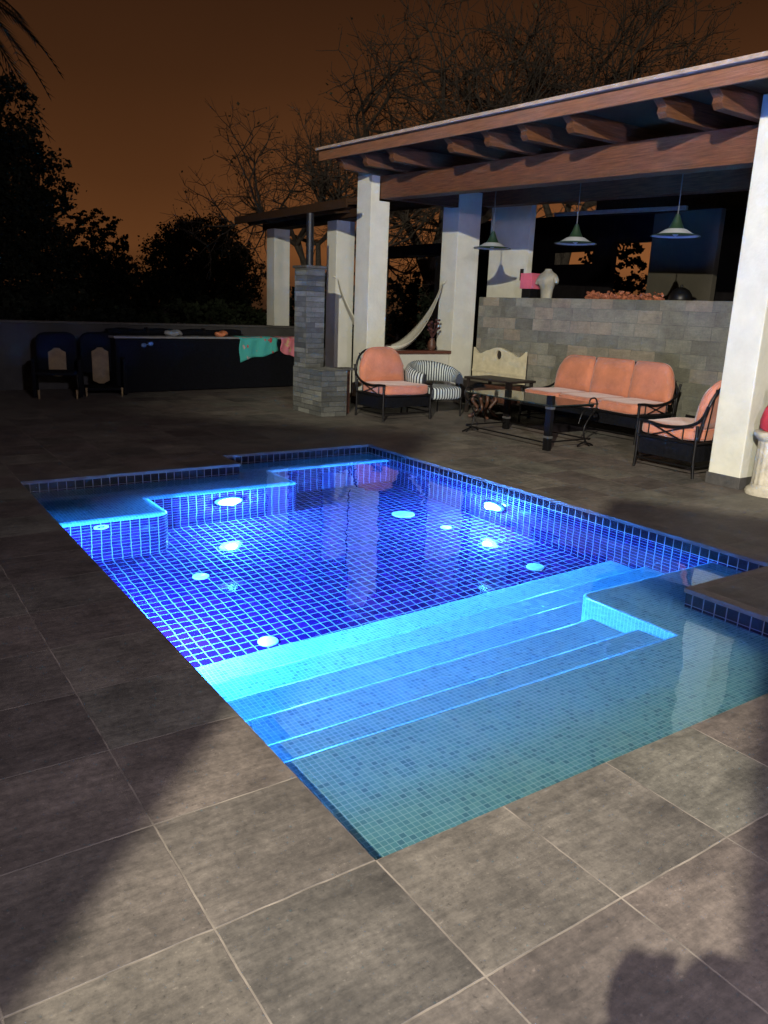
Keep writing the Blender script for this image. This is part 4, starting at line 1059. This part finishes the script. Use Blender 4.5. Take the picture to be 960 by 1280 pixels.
for sg in (-1, 1):                                                  # hands: palm, four fingers behind the phone, a thumb
    w = bp(.22, -.13 if sg < 0 else .06, 1.44); k = w + fw * .03 + Vector((0, 0, .05)); inn = -sg
    HJ = [(w, .026), (k, (.034, .018))]; HE = [(0, 1)]
    for q in range(4):
        i = len(HJ); kx = k + Vector((0, 0, .012 + .017 * q - .02)) + fw * .012
        HJ += [(kx, .009), (kx + fw * .022 + rt * inn * .02, .0085), (kx + fw * .02 + rt * inn * (.052 - .004 * abs(q - 1)), .007)]; HE += [(1, i), (i, i + 1), (i + 1, i + 2)]
    i = len(HJ); HJ += [(k - fw * .012 + rt * inn * .018 - Vector((0, 0, .02)), .011), (k - fw * .02 + rt * inn * .045, .0095)]; HE += [(1, i), (i, i + 1)]
    skin_body('hand', HJ, HE, M['skin'], per)
ph_ = thing('phone', 'black smartphone held up by the photographer', 'phone', CAM - fw * .06 - Vector((0, 0, .10)) - rt * .02, math.atan2(fw.y, fw.x))
m = MB(); m.box((-.004, -.038, -.005), (.004, .038, .150)); m.build('phone_body', M['phone'], ph_, .002)
m = MB(); m.box((-.0052, -.034, .005), (-.0041, .034, .14)); m.build('screen', M['glass'], ph_)

# ------------------------------------------------------------------ sky
w = bpy.data.worlds.new('World'); scene.world = w; w.use_nodes = True
N = w.node_tree.nodes; L = w.node_tree.links; bg = N['Background']
tc = N.new('ShaderNodeTexCoord'); sx = N.new('ShaderNodeSeparateXYZ'); L.new(tc.outputs['Generated'], sx.inputs[0])
rp = N.new('ShaderNodeValToRGB'); el = rp.color_ramp.elements
stops = [(0.0, (.030, .013, .0055)), (.06, (.115, .0415, .0130)), (.13, (.080, .0288, .0096)), (.24, (.048, .0178, .0066)), (.40, (.0225, .0088, .0042)), (.62, (.0120, .0054, .0030)), (1, (.007, .0038, .0027))]
for i, (p, c) in enumerate(stops):
    e = el[i] if i < 2 else el.new(p); e.position = p; e.color = (*c, 1)
L.new(sx.outputs[2], rp.inputs[0])
# the town's glow is stronger towards the right
dt = N.new('ShaderNodeVectorMath'); dt.operation = 'DOT_PRODUCT'; dt.inputs[1].default_value = (math.sin(R(58)), math.cos(R(58)), 0); L.new(tc.outputs['Generated'], dt.inputs[0])
mr = N.new('ShaderNodeMapRange'); mr.inputs['From Min'].default_value = .78; mr.inputs['From Max'].default_value = 1.0; mr.inputs['To Min'].default_value = 1.0; mr.inputs['To Max'].default_value = 2.1
L.new(dt.outputs['Value'], mr.inputs['Value'])
hz = N.new('ShaderNodeMapRange'); hz.inputs['From Min'].default_value = .12; hz.inputs['From Max'].default_value = .34; hz.inputs['To Min'].default_value = 1.0; hz.inputs['To Max'].default_value = 0.0
L.new(sx.outputs[2], hz.inputs['Value'])
g1 = math_node(N, L, 'MULTIPLY', math_node(N, L, 'SUBTRACT', mr.outputs[0], 1.0), hz.outputs[0])
g2 = math_node(N, L, 'ADD', g1, 1.0)
nz = N.new('ShaderNodeTexNoise'); nz.inputs['Scale'].default_value = 2.0; nz.inputs['Detail'].default_value = 5; L.new(tc.outputs['Generated'], nz.inputs['Vector'])
nm = N.new('ShaderNodeMapRange'); nm.inputs['To Min'].default_value = .78; nm.inputs['To Max'].default_value = 1.22; L.new(nz.outputs['Fac'], nm.inputs['Value'])
L.new(rp.outputs[0], bg.inputs['Color']); L.new(math_node(N, L, 'MULTIPLY', g2, nm.outputs[0]), bg.inputs['Strength'])

# ------------------------------------------------------------------ caustics, camera, render
wat.cycles.is_caustics_caster = True
for o in pool.children: o.cycles.is_caustics_receiver = True
pit, rol, yaw = 2.55579057e-01, 3.92192306e-02, 6.02982674e-01
fwd = Vector((math.sin(yaw) * math.cos(pit), math.cos(yaw) * math.cos(pit), -math.sin(pit)))
rig = Vector((math.cos(yaw), -math.sin(yaw), 0)); up = rig.cross(fwd)
RR = math.cos(rol) * rig + math.sin(rol) * up; UU = -math.sin(rol) * rig + math.cos(rol) * up
cd = bpy.data.cameras.new('camera'); cam = bpy.data.objects.new('camera', cd); COL.objects.link(cam)
cam.matrix_world = Matrix(((RR.x, UU.x, -fwd.x, CAM.x), (RR.y, UU.y, -fwd.y, CAM.y), (RR.z, UU.z, -fwd.z, CAM.z), (0, 0, 0, 1)))
cd.sensor_fit = 'HORIZONTAL'; cd.sensor_width = 36; cd.lens = 9.76985464e+02 / 960 * 36; cd.clip_start = .02; cd.clip_end = 600
scene.camera = cam
scene.view_settings.view_transform = 'Standard'; scene.view_settings.look = 'None'; scene.view_settings.exposure = 0; scene.view_settings.gamma = 1
cy = scene.cycles
cy.use_denoising = True; cy.max_bounces = 10; cy.diffuse_bounces = 4; cy.glossy_bounces = 5; cy.transmission_bounces = 8; cy.caustics_refractive = True; cy.caustics_reflective = True
cy.sample_clamp_indirect = 60; cy.sample_clamp_direct = 0; cy.blur_glossy = .3
